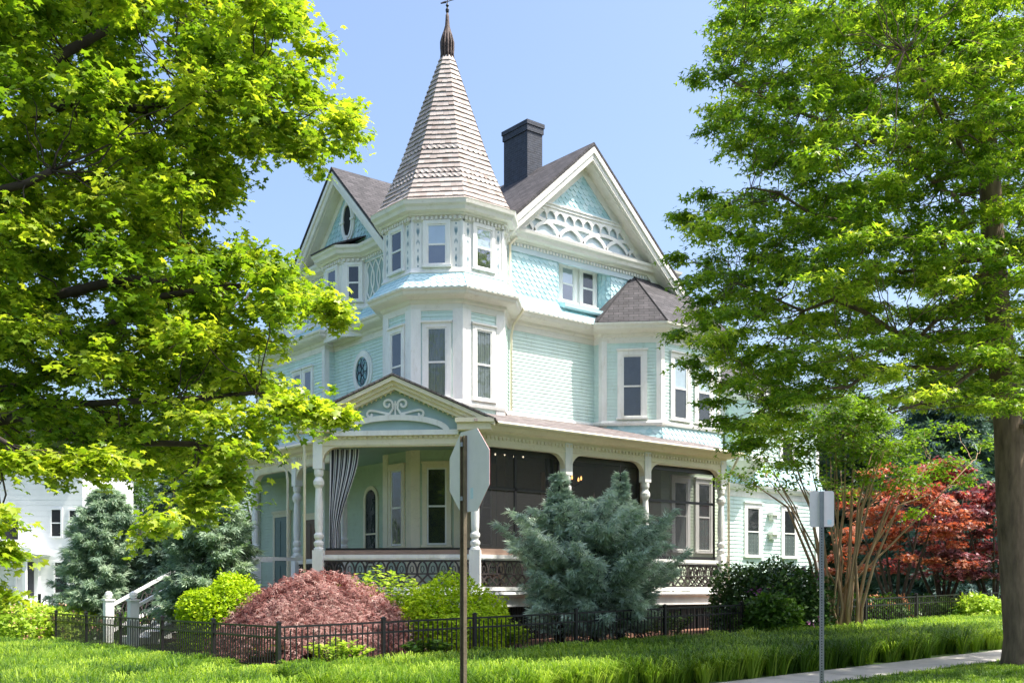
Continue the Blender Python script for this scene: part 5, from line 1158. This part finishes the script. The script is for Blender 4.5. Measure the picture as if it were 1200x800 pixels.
# ------------------------------------------------------------------ neighbouring houses
def neighbor():
    c = at(45, 700, 60); c.z = 0; root = empty('white_house', (c.x,c.y,gz(c.x,c.y))); tag(root, 'white clapboard house with a small porch in the distance at the left', 'house')
    F = Fr((c.x,c.y,gz(c.x,c.y)), (-SA*.95,-CA*.95)); K = 60/1251.; X = lambda px: (px-45)*K; Z = lambda py: EYE+(690-py)*K-gz(c.x,c.y)
    mb = MB(); zz = -.5
    x0, x1 = X(-80), X(97); box(mb, F, x0, x1, -8, 0, -.5, Z(535)); 
    while zz < Z(535)-.1: prism(mb, F, [(x0,zz), (x1,zz), (x1,zz+.28), (x0,zz+.28)], 0, .015); zz += .30
    keep(mb.build('wall', 'neighbor_siding'), root)
    mb = MB(); h = Z(535); prism(mb, F, [(x0-.4,h), (x1+.4,h), (x1-2,h+2.2), (x0+2,h+2.2)], -8.3, .4); keep(mb.build('roof', 'neighbor_roof'), root)
    def nw(px0, px1, py0, py1):
        a, b, z0, z1 = X(px0), X(px1), Z(py1), Z(py0); mb = MB(); t = .1
        box(mb, F, a-t, a, .0, .08, z0-t, z1+t); box(mb, F, b, b+t, .0, .08, z0-t, z1+t); box(mb, F, a, b, .0, .08, z1, z1+t); box(mb, F, a, b, .0, .10, z0-t, z0); box(mb, F, a, b, .02, .06, (z0+z1)/2-.03, (z0+z1)/2+.03)
        w = keep(mb.build('window', 'neighbor_siding'), root); mb = MB(); box(mb, F, a, b, .016, .03, z0, z1); o = mb.build('pane', 'dark_room'); o.parent = w
    nw(61, 71.5, 597, 628); nw(82, 90, 598, 630); nw(65, 79, 659, 694); nw(2, 22, 600, 632)
    mb = MB(); box(mb, F, X(20)-.1, X(20), 0, .1, Z(703), Z(653)); box(mb, F, X(44), X(44)+.1, 0, .1, Z(703), Z(653)); box(mb, F, X(20), X(44), 0, .1, Z(656), Z(653)); d_ = keep(mb.build('door', 'neighbor_siding'), root)
    mb = MB(); box(mb, F, X(27), X(40), .016, .05, Z(700), Z(658)); o = mb.build('door_leaf', 'screen_dark'); o.parent = d_
    mb = MB(); prism(mb, F, [(X(-60),Z(650)), (X(60),Z(650)), (X(56),Z(643)), (X(-60),Z(643))], .0, 2.2); box(mb, F, X(-60), X(58), 0, 2.3, Z(652), Z(650)); keep(mb.build('porch_roof', 'neighbor_siding'), root)
    for px in (48, -10): mb = MB(); box(mb, F, X(px)-.1, X(px)+.1, 1.9, 2.1, -.4, Z(652)); keep(mb.build('porch_post', 'neighbor_siding'), root)
    mb = MB(); box(mb, F, X(-60), X(56), .02, 2.2, -.5, Z(703)); keep(mb.build('porch_floor', 'neighbor_siding'), root)
neighbor()
def neighbor2():
    c = at(1110, 700, 62); root = empty('blue_grey_house', (c.x,c.y,gz(c.x,c.y))); tag(root, 'pale blue-grey house glimpsed through the red maples', 'house')
    F = Fr((c.x,c.y,gz(c.x,c.y)), (-SA,-CA)); mb = MB(); box(mb, F, -7, 7, -8, 0, -.5, 5.5); keep(mb.build('wall', 'pale_siding'), root)
    mb = MB(); prism(mb, F, [(-7.5,5.5), (7.5,5.5), (5,8.2), (-5,8.2)], -8.4, .5); keep(mb.build('roof', 'neighbor_roof'), root)
    for x in (-4.5,-1.5,1.5,4.5):
        for z in (1., 3.6):
            mb = MB(); box(mb, F, x-.6, x+.6, 0, .08, z-.1, z+1.6); w = keep(mb.build('window', 'white_paint'), root); mb = MB(); box(mb, F, x-.45, x+.45, .08, .09, z, z+1.5); mb.build('pane', 'dark_room').parent = w
neighbor2()
# garden gate near the steps
def gate():
    c = at(66, 730, 38); root = empty('garden_gate', (c.x,c.y,gz(c.x,c.y))); tag(root, 'arched black iron garden gate left of the grey-green juniper', 'gate')
    F = Fr((c.x,c.y,gz(c.x,c.y)), (-SA,-CA)); mb = MB()
    for x in (-.6,.6): mb = MB(); box(mb, F, x-.04, x+.04, -.04, .04, 0, 1.35); keep(mb.build('gate_post', 'black_metal'), root)
    mb = MB(); ribbon(mb, F, arc(0,.85,.56,.42,0,180,14), .04, -.02, .02); ribbon(mb, F, arc(0,.85,.25,.2,0,360,14), .03, -.02, .02)
    for k in range(9): x = -.5+k*.125; box(mb, F, x-.01, x+.01, -.01, .01, .1, .85+.42*math.sqrt(max(0,1-(x/.56)**2)))
    box(mb, F, -.56, .56, -.015, .015, .1, .14); box(mb, F, -.56, .56, -.015, .015, .83, .87); keep(mb.build('gate_leaf', 'black_metal'), root)
gate()
def hedge_fence(px0, px1, t, label):
    a, b = at(px0,700,t), at(px1,700,t); root = empty('garden_fence', (a.x,a.y,gz(a.x,a.y))); tag(root, label, 'fence'); F, l = seg_frame((a.x,a.y), (b.x,b.y)); z = gz(a.x,a.y); mb = MB()
    for h in (.15,.7,1.0): box(mb, F, 0, l, -.015, .015, z+h, z+h+.03)
    for k in range(int(l/.13)): box(mb, F, k*.13-.009, k*.13+.009, -.009, .009, z+.05, z+1.03)
    keep(mb.build('panel', 'black_metal'), root)
hedge_fence(-60, 52, 38.2, 'black iron fence running left from the arched gate'); hedge_fence(82, 180, 38.2, 'black iron fence running right from the arched gate')

# ------------------------------------------------------------------ ornamental grass in front of the fence (uncountable)
def grass(name, region, n_tufts, blades, h, m, width=.013):
    V, Fc, Rn = [], [], []; N = n_tufts*blades
    cx, cy = [], []
    while len(cx) < n_tufts:
        x, y = region()
        cx.append(x); cy.append(y)
    cx = np.repeat(cx, blades); cy = np.repeat(cy, blades)
    nearf = np.clip(np.minimum((17.9-cy)/1.3, 1)*(cx > 8.6)+np.minimum((8.9-cx)/1.3, 1)*(cx <= 8.6), .42, 1); ht = nearf*np.repeat(RNG.uniform(.75,1.15,n_tufts), blades)*h*RNG.uniform(.65,1.15,N); cxa = np.array(cx); cya = np.array(cy); tone = .5+.16*np.sin(cxa*1.3+np.sin(cya*1.7)*2)+.12*np.sin(cya*2.3+cxa*.6); tone = tone+np.repeat(RNG.normal(0,.16,n_tufts), blades)+RNG.normal(0,.16,N)
    a = RNG.uniform(0,2*np.pi,N); rr = RNG.random(N)*.12; bx = cx+np.cos(a)*rr; by = cy+np.sin(a)*rr
    bz = np.array([gz(x,y) for x, y in zip(cx, cy)]); a2 = a+RNG.normal(0,.3,N); reach = ht*RNG.uniform(.25,.95,N)
    dx, dy = np.cos(a2), np.sin(a2); px, py = -dy*width/2, dx*width/2
    lev = [(0,0,1.), (.28,.55,1.), (.62,.92,.8), (1.,.82,.05)]
    VV = np.zeros((N,8,3))
    for k, (rx, rz, w) in enumerate(lev):
        x = bx+dx*reach*rx; y = by+dy*reach*rx; z = bz+ht*rz
        VV[:,2*k] = np.stack([x-px*w, y-py*w, z], 1); VV[:,2*k+1] = np.stack([x+px*w, y+py*w, z], 1)
    tf = np.array([0,1,3,2, 2,3,5,4, 4,5,7,6]); L = (tf[None]+(np.arange(N)*8)[:,None]).ravel()
    me = bpy.data.meshes.new(name); me.vertices.add(N*8); me.vertices.foreach_set('co', VV.ravel()); me.loops.add(len(L)); me.loops.foreach_set('vertex_index', L.astype(np.int32)); me.polygons.add(N*3)
    me.polygons.foreach_set('loop_start', (np.arange(N*3)*4).astype(np.int32)); me.polygons.foreach_set('loop_total', np.full(N*3,4,np.int32)); me.update(); me.validate()
    at_ = me.attributes.new('rnd', 'FLOAT', 'POINT'); at_.data.foreach_set('value', np.repeat(np.clip(tone,0,1), 8).astype(np.float32)); me.materials.append(M[m]); o = bpy.data.objects.new(name, me); COL.objects.link(o); return o
def regA():
    while 1:
        if random.random() < .68:
            x = 8.2+34*random.random()**1.15; y = random.uniform(13.25, 17.85)
        else: x = random.uniform(2.5, 8.85); y = random.uniform(14.5, 36)
        if random.random() < .5+.5*min(1, 26/(x+y)): return x, y
tag(grass('ornamental_grass', regA, 4300, 78, .56, 'grass_blade', .017), 'arching tufts of bright green border grass between the sidewalk and the fence', 'grass', kind='stuff')
def regB():
    r = random.random()
    if r < .55: return random.uniform(14, 30), random.uniform(7.3, 11.5)
    if r < .8: return random.uniform(29, 42), random.uniform(18.4, 27)
    return random.uniform(9.2, 13), random.uniform(20, 34)
tag(grass('lawn_grass', regB, 6500, 14, .09, 'grass_blade', .010), 'short mown lawn grass beside the sidewalk and inside the garden', 'grass', kind='stuff')
# distant woods to close the horizon, plus an unseen nearer ring for window reflections
def woods():
    P, N_ = [], []
    for k in range(44000):
        a = RNG.uniform(-.1, 1.75) if k < 22000 else RNG.uniform(1.75, 6.18); r = RNG.uniform(120, 150) if k < 22000 else RNG.uniform(52, 64); h = (5 if k >= 22000 else 0)+ 5+3.*math.sin(a*23)+2*math.sin(a*51); P.append((math.cos(a)*r, math.sin(a)*r, h*math.sqrt(RNG.random())+.3)); N_.append((RNG.normal()*.6-math.cos(a)*.6, RNG.normal()*.6-math.sin(a)*.6, 1.))
    o = cloud('woods_and_reflection_ring', P, N_, RNG.uniform(.9,2.,len(P)), LEAF, 'far_leaf', None); tag(o, 'distant belt of green trees closing the horizon, with an added ring behind the camera for reflections', 'woods', kind='stuff')
woods()

# ------------------------------------------------------------------ light, sky, camera
sx, sy = .66, -.75; el = R(61)
w = bpy.data.worlds.new('World'); SC.world = w; w.use_nodes = True; nt = w.node_tree; bg = nt.nodes['Background']
sky = nt.nodes.new('ShaderNodeTexSky'); sky.sky_type = 'NISHITA'; sky.sun_disc = False; sky.sun_elevation = el; sky.sun_rotation = math.atan2(sx, sy); sky.air_density = 1.0; sky.dust_density = 4.5; sky.ozone_density = 3.8; sky.altitude = 0
nt.links.new(sky.outputs[0], bg.inputs[0]); bg.inputs[1].default_value = .15
sd = bpy.data.lights.new('Sun', 'SUN'); sd.energy = 4.0; sd.angle = R(.53); sd.color = (1, .95, .87); so = bpy.data.objects.new('Sun', sd); COL.objects.link(so); so.location = (0,0,40)
v = Vector((sx*math.cos(el), sy*math.cos(el), math.sin(el))); so.rotation_euler = v.to_track_quat('Z', 'Y').to_euler()
cd = bpy.data.cameras.new('Camera'); cam = bpy.data.objects.new('Camera', cd); COL.objects.link(cam); SC.camera = cam
cam.location = (0,0,EYE); cam.rotation_euler = (R(90), 0, -R(38.95)); cd.sensor_width = 36; cd.lens = 36*1251/1200; cd.shift_y = 290/1200; cd.clip_end = 3000; cd.clip_start = .05
vs_ = SC.view_settings; vs_.view_transform = 'Standard'; vs_.look = 'None'; vs_.gamma = 1; vs_.use_curve_mapping = False; vs_.exposure = 1.12
print('CLUSTERS', len(cl)); SC.cycles.max_bounces = 8; SC.cycles.transparent_max_bounces = 12
